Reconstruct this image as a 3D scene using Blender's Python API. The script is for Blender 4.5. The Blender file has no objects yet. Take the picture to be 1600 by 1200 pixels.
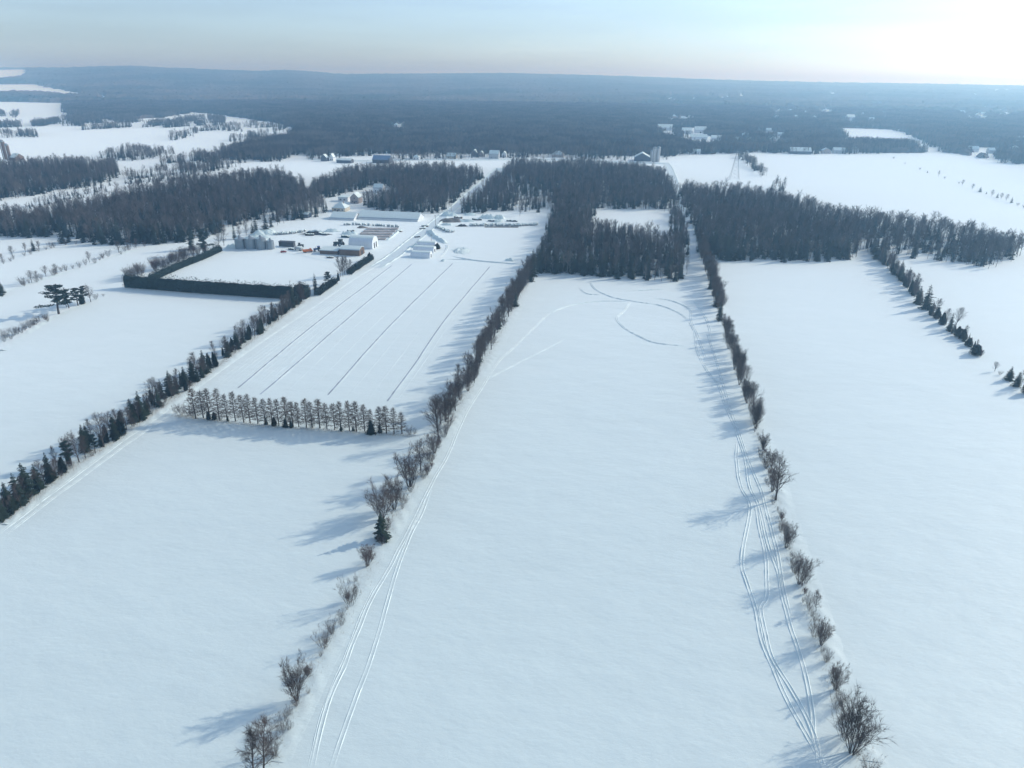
import bpy, math, random
import numpy as np
from mathutils import Matrix, Vector
R = math.radians
# ------------------------------------------------------------------ camera
W, H, F, HC = 1600, 1200, 1110.0, 120.0
PITCH = math.atan((600 - 119.5) / F); ROLL = R(.65)
f0 = np.array([0, math.cos(PITCH), -math.sin(PITCH)]); r0 = np.array([1., 0, 0]); u0 = np.cross(r0, f0)
rx = math.cos(ROLL) * r0 + math.sin(ROLL) * u0; ux = -math.sin(ROLL) * r0 + math.cos(ROLL) * u0
scene = bpy.context.scene; C = scene.collection
cam = bpy.data.cameras.new('camera'); cam.sensor_fit = 'HORIZONTAL'; cam.sensor_width = 36
cam.lens = F / W * 36; cam.clip_start = .5; cam.clip_end = 80000
camo = bpy.data.objects.new('camera', cam); C.objects.link(camo)
M4 = Matrix.Identity(4)
for i in range(3): M4[i][0], M4[i][1], M4[i][2] = rx[i], ux[i], -f0[i]
M4[2][3] = HC; camo.matrix_world = M4; scene.camera = camo
# ------------------------------------------------------------------ sky, sun, exposure
SUN_AZ, SUN_EL = R(64), R(26)
world = bpy.data.worlds.new('World'); scene.world = world; world.use_nodes = True
wn = world.node_tree.nodes; wl = world.node_tree.links
sky = wn.new('ShaderNodeTexSky'); sky.sky_type = 'NISHITA'; sky.sun_disc = False
sky.sun_elevation = SUN_EL; sky.sun_rotation = SUN_AZ
sky.altitude = 300; sky.air_density = 1.0; sky.dust_density = 1.0; sky.ozone_density = 4.0
pale = wn.new('ShaderNodeHueSaturation'); pale.inputs['Saturation'].default_value = .6; wl.new(sky.outputs[0], pale.inputs['Color'])
tint = wn.new('ShaderNodeMix'); tint.data_type = 'RGBA'; tint.blend_type = 'MULTIPLY'; tint.inputs[0].default_value = 1; tint.inputs[7].default_value = (.85, 1.0, 1.14, 1)   # thin high cloud and cool white balance
wl.new(pale.outputs[0], tint.inputs[6])
wtc = wn.new('ShaderNodeTexCoord'); wmp = wn.new('ShaderNodeMapping'); wmp.inputs['Scale'].default_value = (2.2, 2.2, 26); wl.new(wtc.outputs['Generated'], wmp.inputs['Vector'])
wno = wn.new('ShaderNodeTexNoise'); wno.inputs['Scale'].default_value = 1.6; wno.inputs['Detail'].default_value = 6; wl.new(wmp.outputs[0], wno.inputs['Vector'])
wmr = wn.new('ShaderNodeMapRange'); wmr.inputs[1].default_value = .35; wmr.inputs[2].default_value = .7; wmr.inputs[3].default_value = 1.15; wmr.inputs[4].default_value = 1.28; wl.new(wno.outputs[0], wmr.inputs[0])
cir = wn.new('ShaderNodeVectorMath'); cir.operation = 'SCALE'; wl.new(tint.outputs[2], cir.inputs[0]); wl.new(wmr.outputs[0], cir.inputs['Scale']); wl.new(cir.outputs[0], wn['Background'].inputs[0])
wn['Background'].inputs[1].default_value = .15
sd = bpy.data.lights.new('sun', 'SUN'); sd.energy = 3.2; sd.angle = R(.53); sd.color = (1, .97, .87)
so = bpy.data.objects.new('sun', sd); C.objects.link(so)
sdir = Vector((math.sin(SUN_AZ) * math.cos(SUN_EL), math.cos(SUN_AZ) * math.cos(SUN_EL), math.sin(SUN_EL)))
so.rotation_euler = sdir.to_track_quat('Z', 'Y').to_euler(); so.location = (300, 150, 300)
vs = scene.view_settings; vs.view_transform = 'Standard'; vs.look = 'None'; vs.gamma = 1; vs.exposure = -0.19
scene.cycles.max_bounces = 4; scene.cycles.diffuse_bounces = 2; scene.cycles.volume_bounces = 1
scene.cycles.transparent_max_bounces = 8

# ------------------------------------------------------------------ pixel of the photograph -> ground point
def G(x, y, z=0.):
    d = f0 * F + rx * (x - 800) + ux * (600 - y)
    return np.array([0, 0, HC]) + d * ((z - HC) / d[2])
def PX(x, y, z):
    v = np.stack(np.broadcast_arrays(np.asarray(x, float), np.asarray(y, float), np.asarray(z, float) - HC), -1)
    dpt = v @ f0
    dpt = np.where(np.abs(dpt) < 1e-6, 1e-6, dpt)
    return 800 + F * (v @ rx) / dpt, 600 - F * (v @ ux) / dpt, dpt
def hgt(x, y, yt):
    b = G(x, y); lo, hi = 0., 90.
    for _ in range(40):
        m = (lo + hi) / 2
        if PX(b[0], b[1], m)[1] > yt: lo = m
        else: hi = m
    return lo
def inpoly(px, py, poly):
    inside = np.zeros(np.shape(px), bool); n = len(poly)
    for i in range(n):
        x1, y1 = poly[i]; x2, y2 = poly[(i + 1) % n]
        if y1 == y2: continue
        c = ((y1 > py) != (y2 > py)) & (px < (x2 - x1) * (py - y1) / (y2 - y1) + x1)
        inside ^= c
    return inside
LOT = R(9.5)                                     # the lots run this far clockwise of the view
E1 = np.array([math.cos(LOT), -math.sin(LOT)]); E2 = np.array([math.sin(LOT), math.cos(LOT)])

# ------------------------------------------------------------------ object helpers
def mesh_of(name, V, Fc, smooth=False):
    me = bpy.data.meshes.new(name); me.from_pydata(V, [], Fc); me.validate()
    if smooth: me.polygons.foreach_set('use_smooth', [True] * len(me.polygons))
    me.update(); return me
def obj(name, me, mat=None, parent=None, loc=None):
    o = bpy.data.objects.new(name, me); C.objects.link(o)
    if mat is not None and me is not None and not me.materials: me.materials.append(mat)
    if parent is not None: o.parent = parent
    if loc is not None: o.location = loc
    return o
def tag(o, label=None, cat=None, group=None, kind=None):
    if label: o['label'] = label
    if cat: o['category'] = cat
    if group: o['group'] = group
    if kind: o['kind'] = kind
    return o
def empty(name, loc, rz=0.):
    o = bpy.data.objects.new(name, None); C.objects.link(o); o.location = loc; o.rotation_euler = (0, 0, rz); return o
class MB:
    def __init__(s): s.V = []; s.F = []
    def box(s, x0, x1, y0, y1, z0, z1):
        b = len(s.V)
        s.V += [(x0, y0, z0), (x1, y0, z0), (x1, y1, z0), (x0, y1, z0), (x0, y0, z1), (x1, y0, z1), (x1, y1, z1), (x0, y1, z1)]
        s.F += [tuple(b + i for i in f) for f in ((3, 2, 1, 0), (4, 5, 6, 7), (0, 1, 5, 4), (1, 2, 6, 5), (2, 3, 7, 6), (3, 0, 4, 7))]
        return s
    def poly(s, pts): b = len(s.V); s.V += [tuple(p) for p in pts]; s.F.append(tuple(range(b, b + len(pts)))); return s
    def prism(s, prof, a, b, axis='x'):          # profile in (other, z), extruded along axis
        k = len(s.V); n = len(prof)
        for t in (a, b):
            for p in prof: s.V.append((t, p[0], p[1]) if axis == 'x' else (p[0], t, p[1]))
        s.F += [(k + i, k + (i + 1) % n, k + n + (i + 1) % n, k + n + i) for i in range(n)]
        s.F += [tuple(k + i for i in reversed(range(n))), tuple(k + n + i for i in range(n))]
        return s
    def tube(s, pts, rad, n=3, cap=False):
        k = len(s.V); m = len(pts)
        for i, p in enumerate(pts):
            p = Vector(p); q = Vector(pts[min(i + 1, m - 1)]) - Vector(pts[max(i - 1, 0)])
            q = q.normalized() if q.length > 1e-9 else Vector((0, 0, 1))
            a = q.cross(Vector((.31, .85, .42))); a = a.normalized() if a.length > 1e-6 else Vector((1, 0, 0)); b = q.cross(a)
            r = rad[i] if hasattr(rad, '__len__') else rad
            for j in range(n):
                t = 2 * math.pi * j / n; s.V.append(tuple(p + a * (r * math.cos(t)) + b * (r * math.sin(t))))
        for i in range(m - 1):
            for j in range(n):
                j2 = (j + 1) % n; s.F.append((k + i * n + j, k + i * n + j2, k + (i + 1) * n + j2, k + (i + 1) * n + j))
        if cap: s.F += [tuple(k + j for j in reversed(range(n))), tuple(k + (m - 1) * n + j for j in range(n))]
        return s
    def lathe(s, prof, n=20, c=(0, 0)):
        k = len(s.V); m = len(prof)
        for r, z in prof:
            for j in range(n):
                t = 2 * math.pi * j / n; s.V.append((c[0] + r * math.cos(t), c[1] + r * math.sin(t), z))
        for i in range(m - 1):
            for j in range(n):
                j2 = (j + 1) % n; s.F.append((k + i * n + j, k + i * n + j2, k + (i + 1) * n + j2, k + (i + 1) * n + j))
        s.F += [tuple(k + j for j in reversed(range(n))), tuple(k + (m - 1) * n + j for j in range(n))]
        return s
    def rib(s, a, b, w0, w1, side):               # flat tapered ribbon
        k = len(s.V); a = Vector(a); b = Vector(b); side = Vector(side)
        s.V += [tuple(a - side * w0), tuple(a + side * w0), tuple(b + side * w1), tuple(b - side * w1)]; s.F.append((k, k + 1, k + 2, k + 3))
    def tri(s, a, b, c): k = len(s.V); s.V += [tuple(a), tuple(b), tuple(c)]; s.F.append((k, k + 1, k + 2))
    def mesh(s, name, smooth=False): return mesh_of(name, s.V, s.F, smooth)
    def build(s, name, mat, parent=None, smooth=False, loc=None): return obj(name, s.mesh(name, smooth), mat, parent, loc)

# ------------------------------------------------------------------ materials
def mat(name, col, rough=.8, var=0., vscale=1., spec=.3, metal=0., bump=0., bscale=8., objvar=0., coords='Object'):
    m = bpy.data.materials.new(name); m.use_nodes = True; nt = m.node_tree; N = nt.nodes; L = nt.links
    b = N['Principled BSDF']; b.inputs['Base Color'].default_value = (*col, 1); b.inputs['Roughness'].default_value = rough
    b.inputs['Specular IOR Level'].default_value = spec; b.inputs['Metallic'].default_value = metal
    tc = N.new('ShaderNodeTexCoord'); last = None
    if var > 0 or objvar > 0:
        h = N.new('ShaderNodeHueSaturation'); h.inputs['Color'].default_value = (*col, 1); val = None
        if var > 0:
            n = N.new('ShaderNodeTexNoise'); n.inputs['Scale'].default_value = vscale; n.inputs['Detail'].default_value = 4
            L.new(tc.outputs[coords], n.inputs['Vector'])
            mr = N.new('ShaderNodeMapRange'); mr.inputs[1].default_value = .3; mr.inputs[2].default_value = .7
            mr.inputs[3].default_value = 1 - var; mr.inputs[4].default_value = 1 + var; L.new(n.outputs[0], mr.inputs[0]); val = mr.outputs[0]
        if objvar > 0:
            oi = N.new('ShaderNodeObjectInfo'); mr2 = N.new('ShaderNodeMapRange')
            mr2.inputs[3].default_value = 1 - objvar; mr2.inputs[4].default_value = 1 + objvar; L.new(oi.outputs['Random'], mr2.inputs[0])
            if val is None: val = mr2.outputs[0]
            else:
                mm = N.new('ShaderNodeMath'); mm.operation = 'MULTIPLY'; L.new(val, mm.inputs[0]); L.new(mr2.outputs[0], mm.inputs[1]); val = mm.outputs[0]
        L.new(val, h.inputs['Value']); L.new(h.outputs[0], b.inputs['Base Color'])
    if bump > 0:
        n = N.new('ShaderNodeTexNoise'); n.inputs['Scale'].default_value = bscale; n.inputs['Detail'].default_value = 5
        L.new(tc.outputs[coords], n.inputs['Vector'])
        bp = N.new('ShaderNodeBump'); bp.inputs['Strength'].default_value = 1; bp.inputs['Distance'].default_value = bump
        L.new(n.outputs[0], bp.inputs['Height']); L.new(bp.outputs[0], b.inputs['Normal'])
    return m
SNOWC = (.755, .85, .81)
def snow_mat():
    m = bpy.data.materials.new('wind_packed_snow'); m.use_nodes = True; nt = m.node_tree; N = nt.nodes; L = nt.links
    b = N['Principled BSDF']; b.inputs['Roughness'].default_value = .62; b.inputs['Specular IOR Level'].default_value = .9; b.inputs['Sheen Weight'].default_value = 1.0; b.inputs['Sheen Roughness'].default_value = .38
    g = N.new('ShaderNodeNewGeometry')
    def noise(scale, detail, sx, sy, rot, rough=.55):
        mp = N.new('ShaderNodeMapping'); mp.inputs['Rotation'].default_value = (0, 0, rot); mp.inputs['Scale'].default_value = (sx, sy, 1)
        L.new(g.outputs['Position'], mp.inputs['Vector'])
        n = N.new('ShaderNodeTexNoise'); n.inputs['Scale'].default_value = scale; n.inputs['Detail'].default_value = detail
        n.inputs['Roughness'].default_value = rough; L.new(mp.outputs[0], n.inputs['Vector']); return n.outputs[0]
    def math_(op, a, bb):
        q = N.new('ShaderNodeMath'); q.operation = op
        for i, v in enumerate((a, bb)):
            if isinstance(v, (int, float)): q.inputs[i].default_value = v
            else: L.new(v, q.inputs[i])
        return q.outputs[0]
    wind = R(46)
    n1 = noise(.16, 5, .5, 1, wind); n2 = noise(.9, 4, .5, 1, wind + .1); n3 = noise(.012, 3, .5, 1, wind); n4 = noise(3.5, 3, .7, 1, wind, .7)
    hsum = math_('ADD', math_('ADD', math_('MULTIPLY', n1, .55), math_('MULTIPLY', n2, .09)), math_('ADD', math_('MULTIPLY', n3, 2.6), math_('MULTIPLY', n4, .022)))
    bp = N.new('ShaderNodeBump'); bp.inputs['Strength'].default_value = .6; bp.inputs['Distance'].default_value = 1
    L.new(hsum, bp.inputs['Height']); L.new(bp.outputs[0], b.inputs['Normal'])
    cr = N.new('ShaderNodeMapRange'); cr.inputs[1].default_value = .3; cr.inputs[2].default_value = .7; cr.inputs[3].default_value = .965; cr.inputs[4].default_value = 1.03
    L.new(math_('ADD', math_('MULTIPLY', n3, .5), math_('MULTIPLY', n1, .5)), cr.inputs[0])
    hs = N.new('ShaderNodeHueSaturation'); hs.inputs['Color'].default_value = (*SNOWC, 1)
    L.new(cr.outputs[0], hs.inputs['Value']); L.new(hs.outputs[0], b.inputs['Base Color'])
    return m
MT = dict(
    snow=snow_mat(),
    snow2=mat('fresh_snow', SNOWC, .6, .04, .6, .4, 0, .08, 1.5, 0, 'Object'),
    lane=mat('packed_snow_lane', (.74, .83, .83), .6, .07, .25, .4, 0, .06, 1.2, 0, 'Object'),
    bark=mat('grey_bark', (.085, .071, .064), .9, .2, 1., .1, 0, 0, 1, .25),
    twig=mat('bare_twigs', (.115, .090, .079), .9, 0, 1, .1, 0, 0, 1, .3),
    redtwig=mat('reddish_twigs', (.125, .073, .062), .9, 0, 1, .1, 0, 0, 1, .2),
    larch=mat('larch_twigs', (.115, .085, .064), .9, 0, 1, .1, 0, 0, 1, .2),
    needle=mat('spruce_needles', (.030, .047, .034), .85, .2, .8, .15, 0, 0, 1, .3),
    cedar=mat('cedar_foliage', (.026, .040, .034), .9, .3, .7, .1, 0, 0, 1, .2),
    pine=mat('pine_needles', (.034, .055, .042), .85, .2, .8, .15, 0, 0, 1, .2),
    fbark=mat('wood_bare_trees', (.135, .115, .104), .95, .15, .05, .05, 0, 0, 1, .55),
    fneedle=mat('wood_conifers', (.028, .042, .036), .95, .1, .05, .05, 0, 0, 1, .3),
    canopy=None,
    grass=mat('dry_grass', (.30, .23, .15), .9, .2, .5, .1),
    ditchgrey=mat('blue_grey_strip', (.40, .45, .50), .9, .35, .25, .1, coords='Object'),
    galv=mat('galvanised_steel', (.27, .31, .34), .5, .1, 1.2, .4, .35),
    steelroof=mat('grey_steel_roof', (.32, .38, .44), .45, .05, .6, .4, .3),
    blueroof=mat('blue_steel_roof', (.16, .24, .36), .5, .05, .5, .4, .1),
    white=mat('white_cladding', (.74, .76, .77), .6, .04, .5),
    tarp=mat('white_tunnel_fabric', (.78, .82, .85), .5, .04, .5, .4),
    cream=mat('cream_siding', (.58, .52, .42), .75, .08, .7),
    pink=mat('pale_brown_siding', (.42, .35, .32), .8, .08, .7),
    slate=mat('dark_siding', (.09, .10, .12), .8, .1, .7),
    wood=mat('weathered_brown_boards', (.17, .115, .085), .85, .2, .8),
    palewood=mat('pale_boards', (.50, .42, .32), .8, .12, .8),
    board=mat('grey_board_stack', (.40, .36, .34), .85, .35, .45),
    dark=mat('dark_opening', (.02, .022, .026), .6),
    glass=mat('window_glass', (.03, .04, .05), .12, 0, 1, .6),
    rubber=mat('black_rubber', (.025, .025, .027), .8),
    greyp=mat('dark_grey_trailer', (.075, .08, .09), .55, .1, .6),
    lgrey=mat('light_grey_paint', (.45, .47, .48), .5),
    orange=mat('orange_paint', (.62, .17, .05), .45, .1, 1),
    red=mat('red_paint', (.38, .055, .045), .45, .1, 1),
    blue=mat('blue_paint', (.035, .09, .28), .4, .1, 1),
    dgreen=mat('dark_green_paint', (.03, .05, .045), .5, .1, 1),
    wrap=mat('bale_wrap', (.34, .36, .37), .6, .15, 1),
    darkpile=mat('dark_scrap', (.07, .07, .07), .8, .4, .6),
    gravel=mat('gravel', (.26, .23, .20), .95, .25, .7, .1, 0, .15, 2.),
    pole=mat('weathered_pole', (.16, .13, .11), .9),
    lattice=mat('galvanised_lattice', (.30, .32, .34), .6, 0, 1, .4, .3),
    concrete=mat('silo_concrete', (.42, .42, .42), .8, .12, .3),
)

# ------------------------------------------------------------------ terrain
SKX = [-900, 0, 100, 200, 260, 400, 450, 500, 530, 700, 800, 900, 1000, 1100, 1200, 1300, 1450, 1600, 2400]
SKY = [108, 106, 106, 103, 106, 111, 109.5, 113, 116, 115, 114.5, 117, 120, 124, 127, 129, 131, 134, 143]
RR = 9500.
_az = np.linspace(-R(62), R(62), 400)
_zr = []
for a in _az:
    x, y = RR * math.sin(a), RR * math.cos(a); lo, hi = -60., 500.
    for _ in range(30):
        m = (lo + hi) / 2; px, py, _d = PX(x, y, m)
        if py > np.interp(px, SKX, SKY): lo = m
        else: hi = m
    _zr.append(lo)
_zr = np.array(_zr) - 12
def terrain(x, y):
    r = np.hypot(x, y); a = np.arctan2(x, y)
    z = np.interp(a, _az, _zr)
    t = np.clip((r - 3600) / (RR - 3600), 0, 1); t = t * t * (3 - 2 * t)
    t2 = np.clip((r - RR) / 5000, 0, 1)
    roll = np.sin(x / 900 + y / 1700) * np.sin(y / 1100 - x / 2100) * np.clip((r - 3500) / 4000, 0, 1) * 9
    return z * t * (1 - .6 * t2) + roll * (1 - t)
rad = np.concatenate([[0.01], np.geomspace(25, 3000, 60), np.geomspace(3200, 20000, 60)])
na = 240; ang = np.linspace(0, 2 * math.pi, na, endpoint=False)
V = []; Fc = []
for r in rad:
    xx, yy = r * np.sin(ang), r * np.cos(ang); zz = terrain(xx, yy)
    V += list(zip(xx.tolist(), yy.tolist(), zz.tolist()))
for i in range(len(rad) - 1):
    for j in range(na):
        j2 = (j + 1) % na; Fc.append((i * na + j, (i + 1) * na + j, (i + 1) * na + j2, i * na + j2))
g = obj('ground', mesh_of('ground', V, Fc, True), MT['snow']); tag(g, kind='structure')

# a ribbon that follows a ground line, with a cross profile [(offset, height)]
def smooth_line(pts, step, closed=False):
    P = [np.array(p[:2], float) for p in pts]
    out = []
    for i in range(len(P) - 1):
        p0 = P[max(i - 1, 0)]; p1 = P[i]; p2 = P[i + 1]; p3 = P[min(i + 2, len(P) - 1)]
        n = max(2, int(np.linalg.norm(p2 - p1) / step))
        for k in range(n):
            t = k / n
            out.append(.5 * (2 * p1 + (p2 - p0) * t + (2 * p0 - 5 * p1 + 4 * p2 - p3) * t * t + (-p0 + 3 * p1 - 3 * p2 + p3) * t ** 3))
    out.append(P[-1]); return np.array(out)
def ribbon(name, px, prof, step=1.5, mt='snow', wob=.06, hn=.3, seed=0, z0=.004, fade=True, ground=False, wpx=0):
    rnd = np.random.RandomState(seed)
    L = smooth_line(px if ground else [G(*p) for p in px], step); n = len(L)
    T = np.gradient(L, axis=0); T /= np.linalg.norm(T, axis=1)[:, None] + 1e-9; Nn = np.stack([T[:, 1], -T[:, 0]], 1)
    k = max(3, n // 5 + 2)
    off = np.interp(np.linspace(0, 1, n), np.linspace(0, 1, k), rnd.randn(k) * wob)
    hm = 1 + hn * np.clip(rnd.randn(n), -1.5, 1.5)
    f = np.minimum(1, np.minimum(np.arange(n), np.arange(n)[::-1]) / 6.) if fade else np.ones(n)
    m = len(prof); V = []
    for i in range(n):
        for (o, h) in prof:
            p = L[i] + Nn[i] * (o + off[i]); V.append((p[0], p[1], z0 + h * hm[i] * f[i]))
    Fc = [(i * m + j, i * m + j + 1, (i + 1) * m + j + 1, (i + 1) * m + j) for i in range(n - 1) for j in range(m - 1)]
    return obj(name, mesh_of(name, V, Fc, False), MT[mt])
def track(px, w=.42, h=.16, seed=0, **k):
    prof = [(-w * 1.9, -.02), (-w * 1.2, h * .9), (-w * .75, h * .25), (-w * .3, .01), (w * .3, .01), (w * .75, h * .25), (w * 1.2, h), (w * 1.9, -.02)]
    return tag(ribbon('snowmobile_track', px, prof, 1.2, 'snow', .07, .35, seed, **k), kind='structure')
TA = [(486, 1202), (512, 1100), (540, 1035), (562, 977), (582, 932), (602, 898), (632, 842), (660, 785), (680, 745), (700, 710), (712, 680), (730, 642), (755, 602), (778, 566), (800, 545), (860, 487)]
track(TA, .34, .09, 1)
track([(x - 4, y) for x, y in TA[:6]], .2, .08, 2)
track([(516, 1202), (545, 1120), (572, 1050), (590, 995), (605, 942), (617, 900), (640, 837), (660, 798), (673, 762)], .34, .09, 3)
track([(762, 592), (800, 572), (840, 552), (882, 530)], .26, .07, 4)
LC = [(-14, 842), (0, 832), (75, 775), (140, 727), (190, 690), (215, 673), (267, 637), (300, 612), (397, 542), (490, 480), (560, 432), (596, 412)]
track(LC, .34, .09, 5); track([(x + 9, y + 3) for x, y in LC[:8]], .28, .07, 6)
RT = [[(1077, 502), (1085, 520), (1090, 550), (1105, 580), (1122, 602), (1135, 637), (1147, 665), (1157, 692), (1165, 720), (1172, 762), (1185, 790), (1197, 837), (1207, 870), (1217, 900), (1222, 930), (1232, 970), (1245, 1010), (1257, 1050), (1265, 1087), (1270, 1125), (1273, 1157), (1290, 1205)],
      [(1152, 690), (1151, 722), (1157, 760), (1172, 792), (1162, 850), (1160, 885), (1165, 905), (1180, 950), (1190, 1000), (1210, 1050), (1230, 1095), (1250, 1132), (1266, 1160), (1292, 1207)],
      [(1180, 785), (1188, 830), (1196, 870), (1198, 930), (1189, 952), (1197, 995), (1207, 1030), (1235, 1075), (1260, 1120), (1276, 1165), (1280, 1205)],
      [(1105, 520), (1118, 560), (1130, 600), (1142, 640), (1154, 675), (1166, 710), (1180, 745), (1192, 775), (1203, 820), (1214, 860), (1226, 930), (1234, 960)],
      [(922, 440), (930, 452), (955, 464), (990, 471), (1030, 477), (1060, 489), (1077, 502)],
      [(905, 449), (917, 459), (947, 461)],
      [(985, 471), (975, 486), (964, 497), (972, 510), (995, 524), (1025, 536), (1075, 541)],
      [(1015, 467), (1040, 468), (1065, 476), (1079, 486), (1080, 500), (1090, 525), (1103, 560)],
      [(985, 471), (937, 471), (893, 477), (862, 488)],
      [(980, 455), (1040, 452)], [(1085, 470), (1104, 500), (1112, 530)]]
for i, t in enumerate(RT): track(t, .32 if i < 4 else .36, .16, 20 + i)
# ditches and furrows of the field behind the larches
DI = [[(612, 415), (489, 509), (427, 560), (372, 606)], [(643, 413), (530, 509), (472, 560), (407, 616)], [(707, 412), (619, 499), (562, 560), (512, 617)], [(765, 417), (696, 499), (650, 565), (605, 627)]]
DP = [(-1.2, -.02), (-.7, .12), (-.3, .02), (.25, .02), (.75, .1), (1.4, -.02)]
for i, d in enumerate(DI):
    tag(ribbon('field_ditch', d, DP, 3, 'snow', .12, .2, 40 + i), kind='structure')
    tag(ribbon('ditch_bed', d, [(-.34, .0), (-.15, .03), (.15, .03), (.34, 0)], 3, 'ditchgrey', .1, .3, 40 + i, .03), kind='structure')  # narrow blue-grey strip of uneven tone along the middle of each ditch
def lerp(a, b, t): return [(p[0] * (1 - t) + q[0] * t, p[1] * (1 - t) + q[1] * t) for p, q in zip(a, b)]
D0 = [(585, 418), (455, 509), (380, 560), (318, 603)]; D5 = [(790, 417), (735, 499), (692, 565), (652, 628)]
FP = [(-.5, -.01), (-.15, .05), (.15, .05), (.5, -.01)]
sd_ = 60
for a, b, n in ((D0, DI[0], 6), (DI[0], DI[1], 4), (DI[1], DI[2], 3), (DI[2], DI[3], 3)):
    for k in range(1, n):
        sd_ += 1; tag(ribbon('field_furrow', lerp(a, b, k / n), FP, 4, 'snow', .1, .4, sd_), kind='structure')
for t in (.12, .3): tag(ribbon('field_furrow', lerp(DI[3], D5, t), FP, 4, 'snow', .1, .4, 99), kind='structure')
# lanes: packed snow with ploughed banks
def lane(px, w, seed, bank=.5):
    tag(ribbon('farm_lane', px, [(-w, 0), (-w * .4, .01), (w * .4, .01), (w, 0)], 6, 'lane', .2, .2, seed, .012, False), kind='structure')
    L = smooth_line([G(*p) for p in px], 5)
    for s in (-1, 1):
        T = np.gradient(L, axis=0); T /= np.linalg.norm(T, axis=1)[:, None]; Nn = np.stack([T[:, 1], -T[:, 0]], 1)
        q = L + Nn * s * (w + .9)
        tag(ribbon('snow_bank', q, [(-1.1, -.05), (-.4, bank * .8), (.3, bank), (1.2, -.05)], 3, 'snow2', .25, .45, seed + s + 2, .004, True, True), kind='structure')
lane([(585, 418), (612, 402), (640, 380), (668, 358), (692, 338), (712, 322), (740, 297), (765, 275), (780, 262)], 3.6, 101)
lane([(1086, 405), (1082, 380), (1076, 355), (1068, 325), (1060, 300), (1052, 278), (1046, 262), (1040, 254)], 3.2, 104, .35)
lane([(480, 249), (560, 251.5), (650, 250), (760, 250), (860, 249.5), (980, 254), (1046, 256)], 4, 107, .5)
tag(ribbon('farm_lane', [(440, 396), (470, 399), (500, 406), (530, 411)], [(-.8, 0), (0, .02), (.8, 0)], 3, 'lane', .1, .2, 110, .01), kind='structure')

# ------------------------------------------------------------------ tree builders (base height 10 m)
def rv(r): return Vector((r.gauss(0, 1), r.gauss(0, 1), r.gauss(0, 1))).normalized()
def grow(r, p, d, L, segs, up, wob):
    pts = [Vector(p)]; d = Vector(d).normalized()
    for i in range(segs):
        d = (d + Vector((0, 0, up)) + rv(r) * wob).normalized(); pts.append(pts[-1] + d * (L / segs))
    return pts
def at(pts, t):
    f = t * (len(pts) - 1); i = min(int(f), len(pts) - 2); return pts[i].lerp(pts[i + 1], f - i), (pts[i + 1] - pts[i]).normalized()
def perp(r, d):
    a = d.cross(rv(r)); return a.normalized() if a.length > 1e-6 else Vector((1, 0, 0))
def bare_tree(seed, kind='round', dens=1.0, tw=1.0):
    r = random.Random(seed); T = MB(); K = MB(); Ht = 10.
    # stems, lean of the outermost, first limb, limb length, spread of limbs from their stem, base radius, limbs per stem
    ns, lean, t0, ll, sp, rb, nl = {'round': (1, .08, .2, .40, .95, .19, 24), 'slim': (1, .06, .15, .27, .75, .12, 24),
                                    'vase': (r.randint(12, 15), .42, .18, .27, .5, .062, 8), 'shrub': (r.randint(20, 26), .58, .1, .26, .5, .034, 5)}[kind]
    for s in range(ns):
        a = s * 2.4 + r.uniform(-.3, .3); le = lean * (r.uniform(.6, 1.1) if ns == 1 else math.sqrt((s + .4) / ns) * r.uniform(.75, 1.15))
        d0 = Vector((math.cos(a) * le, math.sin(a) * le, 1)).normalized()
        base = Vector((math.cos(a), math.sin(a), 0)) * (.0 if ns == 1 else (.22 if kind == 'vase' else r.uniform(.1, .9)))
        L = Ht * r.uniform(.84, .97) * (1 if ns == 1 else r.uniform(.7, 1) * (1 - .12 * le)); segs = 7
        st = grow(r, base - Vector((0, 0, .15)), d0, L, segs, .035 if ns > 1 else .12, .075)
        T.tube(st, [rb * (1 - .9 * i / segs) for i in range(segs + 1)], 5 if ns == 1 else 3)
        n1 = max(3, int(nl * dens))
        for q in range(n1):
            t = min(t0 + (1 - t0) * (q + r.random()) / n1, .985); p, dd = at(st, t); az = q * 2.4 + r.uniform(-.6, .6)
            if ns == 1:
                e = R(r.uniform(30, 58) + 20 * t); out = Vector((math.cos(az) * math.cos(e), math.sin(az) * math.cos(e), math.sin(e)))
            else: out = (dd + perp(r, dd) * r.uniform(.6, 1.2) * sp + Vector((0, 0, .12))).normalized()
            l2 = Ht * ll * (1.05 - .5 * abs(t - .4)) * r.uniform(.65, 1.15) * (1 - .5 * max(0, t - .6) / .4)
            lb = grow(r, p, out, l2, 4, .07, .13); r2 = rb * (1 - .85 * t) * .5 + .012
            (T if q % 3 == 0 and ns == 1 else K).tube(lb, [r2 * (1 - .8 * i / 4) for i in range(5)], 3)
            n2 = int((9 if ns == 1 else 6) * dens)
            for z in range(n2):
                t3 = .12 + .88 * (z + r.random()) / n2; p3, d3 = at(lb, min(t3, .99))
                o3 = (d3 + perp(r, d3) * r.uniform(.45, 1.0) + Vector((0, 0, .16))).normalized(); l3 = l2 * r.uniform(.3, .55) * (1.15 - .4 * t3)
                e3 = p3 + o3 * l3; K.rib(p3, e3, .017 * tw, .008 * tw, perp(r, o3))
                for v in range(int((7 if ns == 1 else 5) * dens)):
                    p4 = p3.lerp(e3, r.uniform(.15, 1)); o4 = (o3 + perp(r, o3) * r.uniform(.35, .9) + Vector((0, 0, .12))).normalized()
                    sd4 = perp(r, o4) * .0145 * tw; K.tri(p4 - sd4, p4 + sd4, p4 + o4 * r.uniform(.5, 1.15))
    return T, K
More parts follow.
